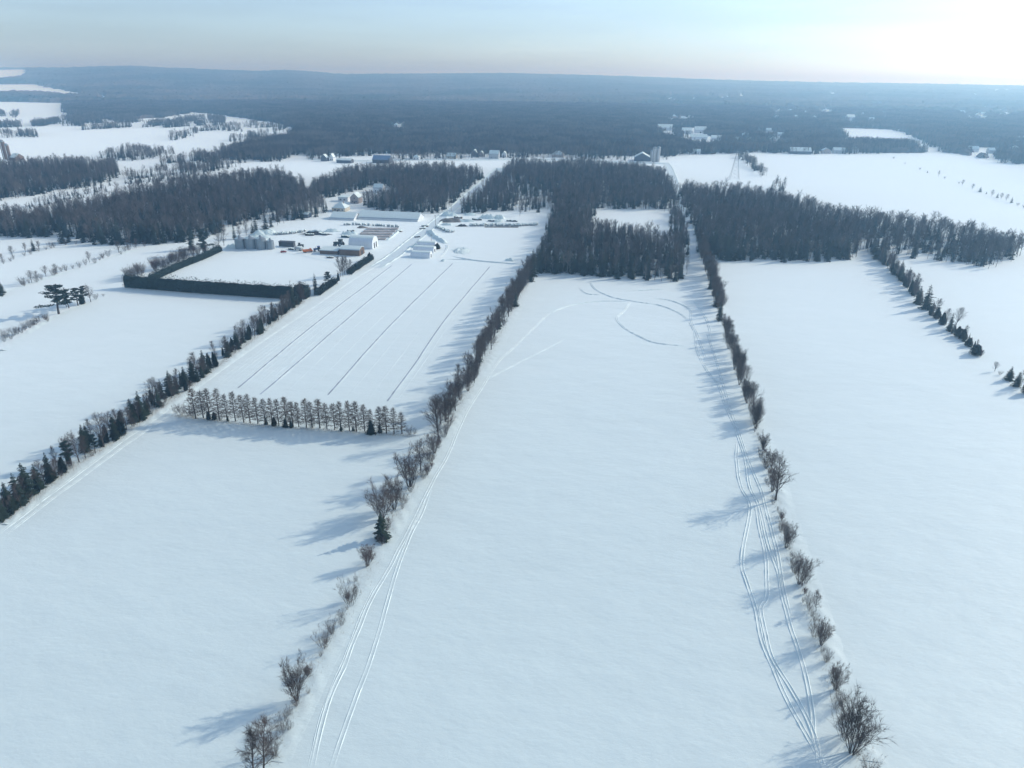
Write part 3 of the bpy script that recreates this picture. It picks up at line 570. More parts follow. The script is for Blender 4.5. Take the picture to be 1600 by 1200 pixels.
# ------------------------------------------------------------------ buildings
def front(x1, x2, y): p, q = G(x1, y), G(x2, y); return p, q, float(np.linalg.norm(q - p))
def snow_slab(m, prof, a, b, axis='x'): return m.prism(prof, a, b, axis)
def building(name, label, cat, x1, x2, y, depth, wh, rh, wall='white', roof='steelroof', style='gable', snow=True, ridge='x', wins=(), door=None, chimney=False, az=LOT, group=None, eave=.35):
    p, q, L = front(x1, x2, y)
    L = max(3., L * math.cos(math.atan2(abs(q[1] - p[1]), abs(q[0] - p[0])) - az)) if az == LOT else L
    mid = (p + q) / 2; e2 = np.array([math.sin(az), math.cos(az)]); c = mid[:2] + e2 * depth / 2
    e = empty(name, (c[0], c[1], 0), -az); tag(e, label, cat, group)
    a, d = L / 2, depth / 2
    if style == 'gable':
        if ridge == 'x':
            MB().prism([(-d, -.1), (d, -.1), (d, wh), (0, wh + rh), (-d, wh)], -a, a, 'x').build('wall', MT[wall], e)
            o = eave; k = rh / d; prof = [(-d - o, wh - k * o + .04), (0, wh + rh + .04), (d + o, wh - k * o + .04), (d + o, wh - k * o + .2), (0, wh + rh + .22), (-d - o, wh - k * o + .2)]
            rf = MB().prism(prof, -a - o, a + o, 'x').build('roof', MT[roof], e)
            if snow:
                MB().prism([(p_, z + s) for (p_, z), s in zip([(-d * .96, wh + rh * .04 + .2), (0, wh + rh + .2), (d * .96, wh + rh * .04 + .2), (d * .9, wh + rh * .1 + .5), (0, wh + rh + .55), (-d * .9, wh + rh * .1 + .5)], [.02] * 6)], -a - .1, a + .1, 'x').build('snow_cover', MT['snow2'], e)
        else:
            MB().prism([(-a, -.1), (a, -.1), (a, wh), (0, wh + rh), (-a, wh)], -d, d, 'y').build('wall', MT[wall], e)
            o = eave; k = rh / a; prof = [(-a - o, wh - k * o + .04), (0, wh + rh + .04), (a + o, wh - k * o + .04), (a + o, wh - k * o + .2), (0, wh + rh + .22), (-a - o, wh - k * o + .2)]
            rf = MB().prism(prof, -d - o, d + o, 'y').build('roof', MT[roof], e)
            if snow:
                MB().prism([(-a * .96, wh + rh * .04 + .22), (0, wh + rh + .24), (a * .96, wh + rh * .04 + .22), (a * .9, wh + rh * .1 + .5), (0, wh + rh + .55), (-a * .9, wh + rh * .1 + .5)], -d - .1, d + .1, 'y').build('snow_cover', MT['snow2'], e)
    elif style == 'hip':
        MB().box(-a, a, -d, d, -.1, wh).build('wall', MT[wall], e)
        o = eave; rl = max(.4, a - d)
        def hipm(o, z0, z1, rl):
            m = MB(); m.V = [(-a - o, -d - o, z0), (a + o, -d - o, z0), (a + o, d + o, z0), (-a - o, d + o, z0), (-rl, 0, z1), (rl, 0, z1)]
            m.F = [(3, 2, 1, 0), (0, 1, 5, 4), (1, 2, 5), (2, 3, 4, 5), (3, 0, 4)]; return m
        rf = hipm(o, wh + .02, wh + rh, rl).build('roof', MT[roof], e)
        if snow: hipm(o - .12, wh + .2, wh + rh + .4, rl * 1.1).build('snow_cover', MT['snow2'], e)
    elif style == 'shed':
        MB().prism([(-d, -.1), (d, -.1), (d, wh + rh), (-d, wh)], -a, a, 'x').build('wall', MT[wall], e)
        k = rh / depth; o = eave
        rf = MB().prism([(-d - o, wh - k * o + .04), (d + o, wh + rh + k * o + .04), (d + o, wh + rh + k * o + .2), (-d - o, wh - k * o + .2)], -a - o, a + o, 'x').build('roof', MT[roof], e)
        if snow: MB().prism([(-d - .2, wh + .2), (d + .2, wh + rh + .22), (d + .1, wh + rh + .6), (-d - .1, wh + .55)], -a - .2, a + .2, 'x').build('snow_cover', MT['snow2'], e)
    elif style == 'arch':
        pr = [(-d, -.1)] + [(-d * math.cos(t), wh + (rh) * math.sin(t)) for t in np.linspace(0, math.pi, 15)] + [(d, -.1)]
        MB().prism(pr, -a, a, 'x').build('cover', MT[wall], e)
        n = max(4, int(L / 1.6)); rb = MB()
        for i in range(n + 1):
            xx = -a + L * i / n; rb.tube([(xx, py_ * 1.012, z * 1.012) for py_, z in pr], .13, 4)
        rb.build('hoop_frame', MT[wall], e)
        if snow:
            ts = np.linspace(R(52), R(128), 8); inner = [(-d * math.cos(t) * 1.0, wh + rh * math.sin(t) * 1.0) for t in ts]; outer = [(-d * math.cos(t) * .98, wh + rh * math.sin(t) + .3) for t in ts[::-1]]
            MB().prism(inner + outer, -a + .3, a - .3, 'x').build('snow_cover', MT['snow2'], e)
    for (face, u, z, w_, h_) in wins:
        s = 'window'
        if face == 'f': m = MB().box(u * a - w_ / 2, u * a + w_ / 2, -d - .06, -d + .02, z, z + h_); fr = MB().box(u * a - w_ / 2 - .1, u * a + w_ / 2 + .1, -d - .03, -d + .01, z - .1, z + h_ + .1)
        else: m = MB().box(a - .02, a + .06, u * d - w_ / 2, u * d + w_ / 2, z, z + h_); fr = MB().box(a - .01, a + .03, u * d - w_ / 2 - .1, u * d + w_ / 2 + .1, z - .1, z + h_ + .1)
        wo = fr.build('window', MT['white'], e); m.build('pane', MT['glass'], wo)
    for dr in ([door] if door and not isinstance(door[0], tuple) else (door or [])):
        face, u, w_, h_ = dr
        if face == 'f': m = MB().box(u * a - w_ / 2, u * a + w_ / 2, -d - .07, -d + .02, 0, h_)
        else: m = MB().box(a - .02, a + .07, u * d - w_ / 2, u * d + w_ / 2, 0, h_)
        m.build('door', MT['dark'], e)
    if chimney: MB().box(a * .35, a * .35 + .7, .2, .9, wh + rh * .5, wh + rh + 1.1).build('chimney', MT['pink'], e)
    return e
def mpx(x, y): return hgt(x, y, y - 1)
# four steel bins
def steel_bin(x1, x2, y, ye, yp, label):
    c1, c2 = G(x1, y - 3), G(x2, y - 3); rr = np.linalg.norm(c2 - c1) / 2 * .98; c = (c1 + c2) / 2; he = hgt((x1 + x2) / 2, y, ye); hp = he + rr * .55
    e = empty('steel_bin', (c[0], c[1], 0)); tag(e, label, 'grain bin', 'steel bins at the field edge')
    m = MB(); n = 14; m.lathe([(rr + (.04 if i % 2 else -.04), -.1 + he * i / n) for i in range(n + 1)], 28); m.build('wall', MT['galv'], e)
    rf = MB().lathe([(rr + .15, he - .02), (rr * .5, he + (hp - he) * .5), (.5, hp), (.5, hp + .25), (.05, hp + .4)], 28).build('roof', MT['galv'], e)
    MB().lathe([(.62, hp + .02), (.62, hp + .3), (.1, hp + .62)], 12).build('cap', MT['galv'], rf)
    s = MB(); 
    for j in range(5):
        t = 2.2 + j * .5; s.poly([(rr * q * math.cos(tt), rr * q * math.sin(tt), he + (hp - he) * (1 - q) + .14) for q, tt in ((.35, t), (.98, t - .05), (.98, t + .45), (.35, t + .45))])
    s.build('roof_snow', MT['snow2'], e)
    l = MB(); l.box(rr + .05, rr + .35, -.3, .3, 0, he); l.build('ladder', MT['white'], e)
    return e
steel_bin(368, 384, 391, 375.5, 372, 'galvanised steel bin standing first in line next to the conifers')
steel_bin(384.5, 400.5, 391.3, 375.5, 372, 'tall galvanised steel bin second from the conifers')
steel_bin(401, 417, 391.6, 375.5, 372, 'tall galvanised steel bin third from the conifers beside the small bin')
steel_bin(417.8, 429, 392, 379, 375, 'smallest galvanised steel bin at the yard end of the line')
building('box_trailer', 'long dark grey box trailer parked behind the steel bins', 'trailer', 435, 460, 385.5, 3.2, 3.4, .25, 'greyp', 'greyp', 'shed', False)
building('low_shed', 'low long brown shed with snow roof beside the blue tractor', 'shed', 499, 528.5, 397.5, 8, 2.6, 1.0, 'wood', 'steelroof', 'shed', True)
building('brown_shed', 'brown board shed with snow roof and pale gable end below the arched barn', 'shed', 529.5, 563, 399.5, 10, 4.2, 1.6, 'wood', 'steelroof', 'gable', True, 'x', (), ('s', 0, 3., 3.2))
building('arched_barn', 'white arched barn with ribbed fabric cover and two dark doors', 'barn', 544, 583, 388.5, 13, 3.2, 5.2, 'tarp', 'tarp', 'arch', True, 'x', (), [('s', -.3, 2., 4.), ('s', .35, 2., 4.)])
for i, (x1, x2, y, lb) in enumerate([(641, 672, 403, 'white greenhouse tunnel nearest the ploughed field with snow on top'), (645, 678, 394.5, 'middle white greenhouse tunnel between two others'), (650, 680, 387, 'rear white greenhouse tunnel of the three beside the lane')]):
    building('greenhouse_tunnel', lb, 'greenhouse', x1, x2, y, 7.5, 2.0, 2.0, 'tarp', 'tarp', 'arch', True, 'x', (), ('s', 0, 2.2, 2.2), group='greenhouse tunnels by the lane')
building('long_barn', 'long low barn roof under blue shaded snow at the wood edge', 'barn', 556, 655, 344.5, 20, 1.6, 4.4, 'white', 'steelroof', 'gable', True)
building('short_barn', 'shorter low snow roofed barn joined to the end of the long barn', 'barn', 514, 554, 344, 18, 1.4, 3.9, 'white', 'steelroof', 'gable', True)
building('open_carport', 'small dark carport with a snow roof beside the bare trees', 'carport', 468, 482, 340.5, 8, 3, 1.2, 'slate', 'steelroof', 'gable', True)
building('hip_house', 'cream house with a snowy hip roof beyond the long barn', 'house', 518, 540, 331, 13, 3.4, 4.8, 'cream', 'steelroof', 'hip', True, 'x', [('f', -.5, 1.1, 1.6, 1.4), ('f', .1, 1.1, 1.6, 1.4), ('f', .6, 1.1, 1.6, 1.4)], ('f', -.15, 1.2, 2.2), True)
building('white_cottage', 'small white flat roofed house behind the hip roofed house', 'house', 528, 544, 315, 9, 4, .6, 'white', 'steelroof', 'shed', True, 'x', [('f', -.5, 1.3, 1.8, 1.3), ('f', .3, 1.3, 1.8, 1.3)])
building('tall_house', 'tall pale brown gabled house with snow on its roof among the trees', 'house', 547, 561, 318, 11, 5.6, 4.2, 'pink', 'steelroof', 'gable', True, 'y', [('f', -.4, 1.4, 1.3, 1.4), ('f', .4, 1.4, 1.3, 1.4), ('f', 0, 4.6, 1.3, 1.4)], ('f', 0, 1.1, 2.1))
building('wood_house', 'white house in the wood clearing above the tall brown house', 'house', 583, 598, 301, 10, 5, 3.6, 'white', 'steelroof', 'gable', True, 'x', [('f', -.5, 1.2, 1.4, 1.4), ('f', .5, 1.2, 1.4, 1.4)], None, True)
# road of houses behind the woods
FAR = [('farmhouse', 'dark farmhouse with a white snow roof beside the far road field', 501, 511, 252, 9, 5, 4.5, 'slate', 'gable', 'y', True, 'steelroof'),
       ('gabled_house', 'narrow white gabled house right next to the dark farmhouse', 515, 521, 251.5, 9, 5, 5, 'white', 'gable', 'y', True, 'steelroof'),
       ('machine_shed', 'long low grey machine shed between white house and blue barn', 525, 549, 255, 12, 4, 2, 'slate', 'gable', 'x', True, 'steelroof'),
       ('blue_barn', 'long barn with a bare blue steel roof on the far road', 581, 609, 255, 16, 5, 5.5, 'slate', 'gable', 'x', False, 'blueroof'),
       ('roadside_house', 'small white house on the far road behind tall conifers', 645, 655, 250, 9, 4, 3.5, 'white', 'hip', 'x', True, 'steelroof'),
       ('roadside_house', 'cream house with broad snow roof on the far road', 697, 712, 248, 12, 3.6, 4.5, 'cream', 'gable', 'x', True, 'steelroof'),
       ('roadside_house', 'dark house with bright peaked snow roof before the far forest', 736, 746, 245, 11, 5, 5.5, 'slate', 'gable', 'y', True, 'steelroof'),
       ('roadside_house', 'small pale house touching the dark peaked house', 748, 755, 245, 9, 4.5, 4, 'pink', 'gable', 'y', True, 'steelroof'),
       ('roadside_house', 'large pale blue house with a gable on the far road', 764, 779, 248, 12, 7, 5, 'lgrey', 'gable', 'x', True, 'steelroof'),
       ('roadside_house', 'little white house next to the pale blue house', 784, 791, 246, 9, 5, 4, 'white', 'gable', 'y', True, 'steelroof'),
       ('roadside_house', 'low wide house with snow roof west of the silo barn', 862, 880, 246, 13, 4.5, 5, 'pink', 'hip', 'x', True, 'steelroof'),
       ('silo_barn', 'big white roofed barn beside the tall silos', 991, 1015, 252, 26, 5.5, 6.5, 'slate', 'gable', 'y', True, 'steelroof'),
       ('field_house', 'white bungalow beyond the small square field', 1083, 1094, 241, 11, 4, 4, 'white', 'gable', 'x', True, 'steelroof'),
       ('field_house', 'low white shed in the trees above the bungalow', 1100, 1109, 237, 11, 4, 3, 'white', 'shed', 'x', True, 'steelroof'),
       ('field_house', 'grey house with wide snow roof at the forest edge of the big field', 1236, 1266, 241, 20, 4.5, 6, 'slate', 'gable', 'x', True, 'steelroof'),
       ('field_house', 'small house two along from the wide grey house', 1285, 1297, 240, 12, 5, 4, 'pink', 'gable', 'y', True, 'steelroof'),
       ('field_house', 'long pale barn at the forest edge of the big field', 1303, 1320, 240, 14, 5, 4.5, 'lgrey', 'gable', 'x', True, 'steelroof'),
       ('field_house', 'small bright house last in line at the forest edge', 1332, 1341, 238, 11, 5, 4.5, 'white', 'hip', 'x', True, 'steelroof'),
       ('distant_barn', 'large snow roofed barn in the forest clearing, first of the cluster', 1028, 1050, 204, 30, 6, 8, 'white', 'gable', 'x', True, 'steelroof'),
       ('distant_barn', 'snow roofed barn in the forest clearing, second of the cluster', 1066, 1080, 210, 30, 6, 8, 'white', 'gable', 'x', True, 'steelroof'),
       ('distant_barn', 'snow roofed barn in the forest clearing, third of the cluster', 1086, 1103, 208, 30, 6, 8, 'white', 'gable', 'x', True, 'steelroof'),
       ('distant_house', 'low snow roofed house below the barn cluster', 1080, 1104, 218, 24, 4, 6, 'white', 'gable', 'x', True, 'steelroof'),
       ('distant_house', 'low snow roofed house at the far end of the barn cluster', 1112, 1128, 219, 22, 4, 5, 'white', 'gable', 'x', True, 'steelroof'),
       ('distant_house', 'bright hall alone in the distant forest', 1325, 1335, 188, 40, 9, 8, 'white', 'gable', 'x', True, 'steelroof'),
       ('valley_barn', 'weathered barn beside the two silos in the western valley', 15, 26, 251, 16, 4, 5, 'wood', 'gable', 'x', True, 'steelroof')]
for nm, lb, x1, x2, y, dp, wh, rh, wl_, stl, rd, sn, rf_ in FAR:
    w = mpx((x1 + x2) / 2, y)
    building(nm, lb, 'barn' if 'barn' in nm or 'shed' in nm else 'house', x1, x2, y, dp, wh, rh, wl_, rf_, stl, sn, rd, [('f', -.5, 1.2, 1.4, 1.4), ('f', .45, 1.2, 1.4, 1.4)] if 'house' in nm else (), ('f', 0, 3, 3) if 'barn' in nm else None)
def silo(x, y, yt, rr, label, mt='concrete'):
    p = G(x, y); h = hgt(x, y, yt); e = empty('tower_silo', (p[0], p[1], 0)); tag(e, label, 'silo', 'tower silos')
    MB().lathe([(rr + (.06 if i % 2 else 0), -.1 + (h - rr) * i / 16) for i in range(17)], 20).build('wall', MT[mt], e)
    MB().lathe([(rr * math.cos(t) + .02, h - rr + rr * math.sin(t)) for t in np.linspace(0, 1.5, 7)], 20).build('dome', MT['galv'], e)
    MB().box(-.3, .3, -rr - .45, -rr - .05, 0, h - rr).build('chute', MT['white'], e)
silo(1017.5, 252, 234, 2.3, 'shortest tower silo set against the silo barn')
silo(1021.5, 253, 229, 3, 'middle tower silo beside the silo barn'); silo(1027.5, 253, 228.5, 3, 'tower silo standing outermost from the silo barn')
silo(9.5, 249, 218, 3.4, 'tall grey tower silo in the western valley', 'wood'); silo(15.5, 250, 224, 2.8, 'shorter tower silo in the western valley', 'wood')
# lattice pylon in the square field
def pylon(x, y, yt):
    p = G(x, y); h = hgt(x, y, yt); e = empty('lattice_pylon', (p[0], p[1], 0), -LOT); tag(e, 'grey lattice power pylon standing in the square snowy field', 'pylon')
    def leg(sx, sy, t): w = 5.2 * (1 - t) ** 1.1 + .7; return Vector((sx * w, sy * w, h * t))
    for sx in (-1, 1):
        for sy in (-1, 1): MB().tube([leg(sx, sy, t) for t in np.linspace(0, 1, 8)], .13, 4).build('leg', MT['lattice'], e)
    b = MB(); ts = np.linspace(0, 1, 9)
    for i in range(8):
        for s in ((1, 1, -1, 1), (-1, 1, -1, -1), (-1, -1, 1, -1), (1, -1, 1, 1)):
            b.tube([leg(s[0], s[1], ts[i]), leg(s[2], s[3], ts[i + 1])], .065, 3); b.tube([leg(s[2], s[3], ts[i]), leg(s[0], s[1], ts[i + 1])], .065, 3)
    b.build('bracing', MT['lattice'], e)
    for t in (.72, .84, .95):
        MB().tube([(-8.5, 0, h * t), (0, 0, h * t + 1), (8.5, 0, h * t)], .2, 4).build('cross_arm', MT['lattice'], e)
pylon(1147, 280, 236)
# utility poles
for x, y, t, lb in [(680.5, 353, 336, 'wooden utility pole beside the lane above the snow banks'), (674, 381, 366, 'wooden utility pole behind the greenhouse tunnels'), (705, 330, 314, 'wooden utility pole where the lane enters the wood'), (600, 300, 284, 'wooden utility pole beside the white wood house')]:
    p = G(x, y); h = hgt(x, y, t); e = empty('utility_pole', (p[0], p[1], 0), .3); tag(e, lb, 'pole', 'utility poles')
    MB().tube([(0, 0, -.1), (0, 0, h)], [.17, .12], 6, True).build('post', MT['pole'], e); MB().box(-1.1, 1.1, -.08, .08, h - .8, h - .6).build('cross_arm', MT['pole'], e)
# ------------------------------------------------------------------ vehicles
def wheels(e, pos, r, w):
    for (x, y) in pos:
        t = MB().tube([(x, y - w / 2, r), (x, y + w / 2, r)], r, 14, True).build('wheel', MT['rubber'], e); MB().tube([(x, y - w / 2 - .02, r), (x, y + w / 2 + .02, r)], r * .5, 10, True).build('rim', MT['lgrey'], t)
def truck(x, y, az, paint, label, bed='orange', snow=False):
    p = G(x, y); e = empty('farm_truck', (p[0], p[1], 0), az); tag(e, label, 'truck')
    MB().box(-3.4, 3.4, -.5, .5, .6, .9).build('chassis', MT['rubber'], e)
    cb = MB().prism([(1.6, .8), (3.5, .8), (3.5, 1.6), (2.9, 1.75), (2.6, 2.9), (1.6, 2.9)], -1.1, 1.1, 'y').build('cab', MT[paint], e)
    MB().poly([(2.93, -.95, 1.82), (2.93, .95, 1.82), (2.68, .95, 2.75), (2.68, -.95, 2.75)]).build('windscreen', MT['glass'], cb)
    MB().prism([(-3.4, .95), (1.4, .95), (1.4, 2.3), (-3.7, 2.3)], -1.2, 1.2, 'y').build('dump_bed', MT[bed], e)
    if snow: MB().prism([(-3.6, 2.32), (1.4, 2.32), (1.1, 2.7), (-1, 2.8), (-3.3, 2.6)], -1.15, 1.15, 'y').build('snow_cover', MT['snow2'], e)
    wheels(e, [(2.5, -1), (2.5, 1), (-1.6, -1), (-1.6, 1), (-2.7, -1), (-2.7, 1)], .5, .35)
def tractor(x, y, az, paint, label, s=1.):
    p = G(x, y); e = empty('farm_tractor', (p[0], p[1], 0), az); e.scale = (s, s, s); tag(e, label, 'tractor')
    MB().prism([(.2, .9), (2.4, .9), (2.5, 1.7), (.2, 1.9)], -.45, .45, 'y').build('bonnet', MT[paint], e)
    cb = MB().prism([(-1.2, 1.), (.3, 1.), (.2, 2.7), (-1.1, 2.7)], -.75, .75, 'y').build('cab', MT['glass'], e); MB().box(-1.3, .4, -.85, .85, 2.7, 2.85).build('roof', MT[paint], cb)
    MB().tube([(1.3, .3, 1.8), (1.3, .3, 2.9)], .06, 6).build('exhaust', MT['rubber'], e)
    wheels(e, [(-.7, -1), (-.7, 1)], .9, .5); wheels(e, [(1.9, -.8), (1.9, .8)], .55, .35)
truck(481, 394.5, R(28), 'orange', 'orange dump truck parked between white truck and blue tractor')
truck(467, 391, R(150), 'lgrey', 'snow covered pale truck parked beside the orange truck', 'lgrey', True)
tractor(497, 392.5, R(200), 'blue', 'blue tractor at the end of the low brown shed', 1.3)
tractor(531, 385, R(170), 'dgreen', 'dark tractor parked at the back of the arched barn', 1.9)
tractor(469, 386, R(20), 'dgreen', 'small dark green tractor behind the pale truck', 1.1)
p = G(443, 394.5); e = empty('red_car', (p[0], p[1], 0), R(25)); tag(e, 'small red car half buried in snow near the smallest bin', 'car')
cb = MB().prism([(-2.1, .35), (2.1, .35), (2.1, .85), (1.1, 1.0), (.5, 1.55), (-1.2, 1.55), (-1.8, 1.0), (-2.1, .9)], -.85, .85, 'y').build('body', MT['red'], e)
MB().box(-1.2, .5, -.87, .87, 1.02, 1.45).build('windows', MT['glass'], cb); wheels(e, [(1.3, -.8), (1.3, .8), (-1.3, -.8), (-1.3, .8)], .34, .22)
MB().prism([(-1.3, 1.56), (.5, 1.56), (.3, 1.75), (-1.1, 1.75)], -.8, .8, 'y').build('snow_cover', MT['snow2'], e)
# ------------------------------------------------------------------ yard: board stacks, bales, heaps
lft = [(553, 373.5), (558, 369.5), (563, 365.5), (568, 361.5), (573, 357.8)]; rgt = [(603, 374.2), (609, 370), (613, 366), (617.5, 362), (622, 358.3)]
BL = ['front', 'second', 'third', 'fourth', 'rearmost']
for i in range(5):
    a, b = G(*lft[i]), G(*rgt[i]); L = np.linalg.norm(b - a); c = (a + b) / 2
    e = empty('board_stack', (c[0], c[1], 0), math.atan2(b[1] - a[1], b[0] - a[0])); tag(e, '%s long low row of grey boards lying behind the arched barn' % BL[i], 'board stack', 'rows of stacked boards')
    n = int(L / 3.2); r = random.Random(i)
    for k in range(n):
        x0 = -L / 2 + L * k / n; MB().box(x0 + .06, x0 + L / n - .06, -2.6, 2.6, .0, .75 + r.uniform(-.06, .1)).build('board_bundle', MT['board'], e)
def round_bale(x, y, s, cap, r):
    e = empty('round_bale', (x, y, 0), r.uniform(0, 6.28)); m = MB().tube([(-.62 * s, 0, .62 * s), (.62 * s, 0, .62 * s)], .66 * s, 12, True); m.build('wrap', MT['wrap'], e)
    w = .6 * s; pr = [(-w * math.cos(t), .62 * s + .64 * s * math.sin(t)) for t in np.linspace(R(28), R(152), 7)]; pr2 = [(-w * .9 * math.cos(t), .62 * s + .64 * s * math.sin(t) + .42 * math.sin(t)) for t in np.linspace(R(152), R(28), 7)]
    MB().prism(pr + pr2, -.66 * s, .66 * s, 'x').build('snow_cap', MT['snow2'], e); return e
def bale_line(px, n, s, label, group, seed, rows=1, jit=.5):
    r = random.Random(seed); L = smooth_line([G(*q) for q in px], 1); idx = np.linspace(0, len(L) - 1, n).astype(int)
    for w in range(rows):
        for n_, i in enumerate(idx):
            q = L[i] + E2 * w * 2.4 * s; tag(round_bale(q[0] + r.gauss(0, jit), q[1] + r.gauss(0, jit), s * r.uniform(.85, 1.2), True, r), '%s round snow capped bale from the west in %s' % (ordinal(n_ + 1), label if rows == 1 else label.replace('row', ('front row', 'back row')[w])), 'bale', group)
bale_line([(537, 352), (560, 351.5), (590, 353), (622, 355)], 24, 1.15, 'row behind board stacks', 'bales behind the board stacks', 1)
bale_line([(430, 367), (445, 366.5), (458, 365), (473, 363)], 16, 1.2, 'row beyond box trailer', 'bales beyond the box trailer', 2, 2)
bale_line([(735, 353.5), (770, 353), (805, 353.5), (838, 352)], 34, 1.2, 'row near the wood', 'bales near the wood', 3, 2)
bale_line([(682, 356), (690, 359), (700, 363), (708, 363)], 14, 1.1, 'row beside lane bank', 'bales beside the lane bank', 4, 2)
e = MB(); a, b = G(757, 355.2), G(810, 355.4); ee = empty('timber_kerb', (a[0], a[1], 0), math.atan2(b[1] - a[1], b[0] - a[0])); tag(ee, 'long dark timber edging in front of the bales near the wood', 'timber')
LL = np.linalg.norm(b - a)
for k in range(8): MB().box(LL * k / 8 + .05, LL * (k + 1) / 8 - .05, -.25, .25, -.05, .7).build('beam', MT['wood'], ee)
def heap(name, x, y, w, d, h, mt, label, cat, seed, az=0., sharp=1., group=None, kind=None):
    r = np.random.RandomState(seed); p = G(x, y); n = 18; m = 36; V = []; nb = 3 + int(w / 4)
    B = [(r.uniform(-.55, .55), r.uniform(-.45, .45), r.uniform(.16, .34), r.uniform(.45, 1.)) for _ in range(nb)] + [(0, 0, .4, .8)]
    for i in range(n + 1):
        q = i / n
        for j in range(m):
            t = 2 * math.pi * j / m; k = 1 + .16 * math.sin(2 * t + seed) + .1 * math.sin(5 * t + 2 * seed); u, v = q * k * math.cos(t), q * k * math.sin(t)
            z = h * max(a_ * max(0, 1 - (math.hypot(u - bx_, v - by_) / (br * 1.9)) ** 1.25) for bx_, by_, br, a_ in B) + abs(r.randn()) * h * .07 * (q < .97)
            V.append((w / 2 * u, d / 2 * v, z * min(1, (1 - q) * 5) - .05))
    Fc = [(i * m + j, (i + 1) * m + j, (i + 1) * m + (j + 1) % m, i * m + (j + 1) % m) for i in range(n) for j in range(m)]
    o = obj(name, mesh_of(name, V, Fc, False), MT[mt]); o.location = (p[0], p[1], 0); o.rotation_euler = (0, 0, az); tag(o, label, cat, group, kind); return o
heap('snow_heap', 518, 361.5, 16, 8, 2.6, 'snow2', 'snow heap next to the dark scrap pile', 'snow heap', 1, 0, 1, 'snow heaps')
heap('scrap_pile', 493, 366, 26, 7, 2.8, 'darkpile', 'dark scrap pile dusted with snow in the middle of the yard', 'pile', 2)
heap('snow_heap', 493, 364, 18, 6, 3.1, 'snow2', 'snow heap lying over the dark scrap pile', 'snow heap', 3, 0, 1, 'snow heaps')
heap('snow_heap', 545, 366, 15, 9, 2.8, 'snow2', 'snow heap between scrap pile and the board stacks', 'snow heap', 4, 0, 1, 'snow heaps')
heap('gravel_heap', 566, 355.8, 12, 6, 1.8, 'gravel', 'brown gravel heap at the back corner of the board stacks', 'gravel heap', 5)
heap('gravel_heap', 706, 346, 24, 12, 3.0, 'gravel', 'wide brown gravel heap beside the lane near the wood', 'gravel heap', 6)
heap('snow_heap', 702, 337, 17, 10, 4.2, 'snow2', 'rounded snow heap where the lane meets the wood', 'snow heap', 7, 0, .7, 'snow heaps')
heap('snow_heap', 734, 336, 14, 8, 2.6, 'snow2', 'low snow heap in front of the dark thicket', 'snow heap', 8, 0, .8, 'snow heaps')
heap('snow_heap', 761, 341, 16, 9, 4.2, 'snow2', 'tall pointed snow heap in the middle of the heaps', 'snow heap', 9, 0, 1, 'snow heaps')
heap('snow_heap', 781, 341, 12, 8, 3.6, 'snow2', 'pointed snow heap nearest the lone bare tree', 'snow heap', 10, 0, 1.1, 'snow heaps')
heap('snow_heap', 779, 346.5, 10, 7, 3., 'snow2', 'small snow heap just behind the long row of bales', 'snow heap', 11, 0, 1, 'snow heaps')
heap('snow_heap', 698, 351.5, 12, 6, 2., 'snow2', 'small snow heap in front of the wide gravel heap', 'snow heap', 12, 0, 1, 'snow heaps')
heap('snow_heap', 727, 346, 18, 7, 2.2, 'snow2', 'lumpy snow heap behind the dark brush pile', 'snow heap', 13, 0, 1, 'snow heaps')
heap('brush_pile', 721, 353.5, 10, 5, 2.2, 'darkpile', 'dark brush pile at the start of the long row of bales', 'pile', 14)
heap('brush_pile', 726, 344.5, 12, 4, 1.4, 'darkpile', 'flat dark brush pile beside the wide gravel heap', 'pile', 15)
heap('snow_heap', 797, 407, 8, 6, 2.2, 'snow2', 'blue shaded snow heap at the end of the field track', 'snow heap', 16, 0, 1, 'snow heaps')
heap('snow_heap', 692, 408, 4, 3, 1.8, 'snow2', 'tiny snow heap at the corner of the greenhouse lane', 'snow heap', 17, 0, .7, 'snow heaps')
heap('snow_heap', 412, 366, 26, 12, 4, 'snow2', 'long bright snow heap by the conifers above the bins', 'snow heap', 18, .2, .9, 'snow heaps')
heap('snow_heap', 398, 374, 30, 10, 3.4, 'snow2', 'bright snow heap behind the steel bins', 'snow heap', 19, .3, .9, 'snow heaps')
heap('snow_heap', 364, 387, 12, 9, 3.4, 'snow2', 'snow heap at the conifer end of the steel bins', 'snow heap', 20, 0, .9, 'snow heaps')
heap('snow_heap', 657, 386, 16, 6, 3.2, 'snow2', 'snow heap behind the rear greenhouse tunnel', 'snow heap', 21, 0, .9, 'snow heaps')
heap('snow_heap', 721, 392, 16, 26, 1.5, 'snow2', 'broad smooth snow drift beside the greenhouse track', 'snow heap', 22, 0, .8, 'snow heaps')
tag(ribbon('snow_bank', [(668, 360), (676, 367), (686, 374), (697, 381)], [(-2.4, -.05), (-1, 1.3), (0, 2), (1.2, 1.2), (2.4, -.05)], 1.6, 'snow2', .4, .35, 130), kind='structure')
tag(ribbon('snow_bank', [(604, 376), (615, 368), (628, 358)], [(-1.4, -.05), (-.5, .8), (.4, .9), (1.4, -.05)], 1.6, 'snow2', .3, .3, 131), kind='structure')
for i, t in enumerate(([(697, 381), (699, 387), (694, 396), (688, 403)], [(695, 405), (730, 406), (770, 409.5), (797, 409)], [(702, 399), (720, 403), (750, 408), (785, 411), (830, 414)])):
    tag(ribbon('yard_track', t, [(-.9, -.02), (-.5, .3), (0, .02), (.6, .35), (1.1, -.02)], 2, 'snow', .15, .2, 140 + i), kind='structure')
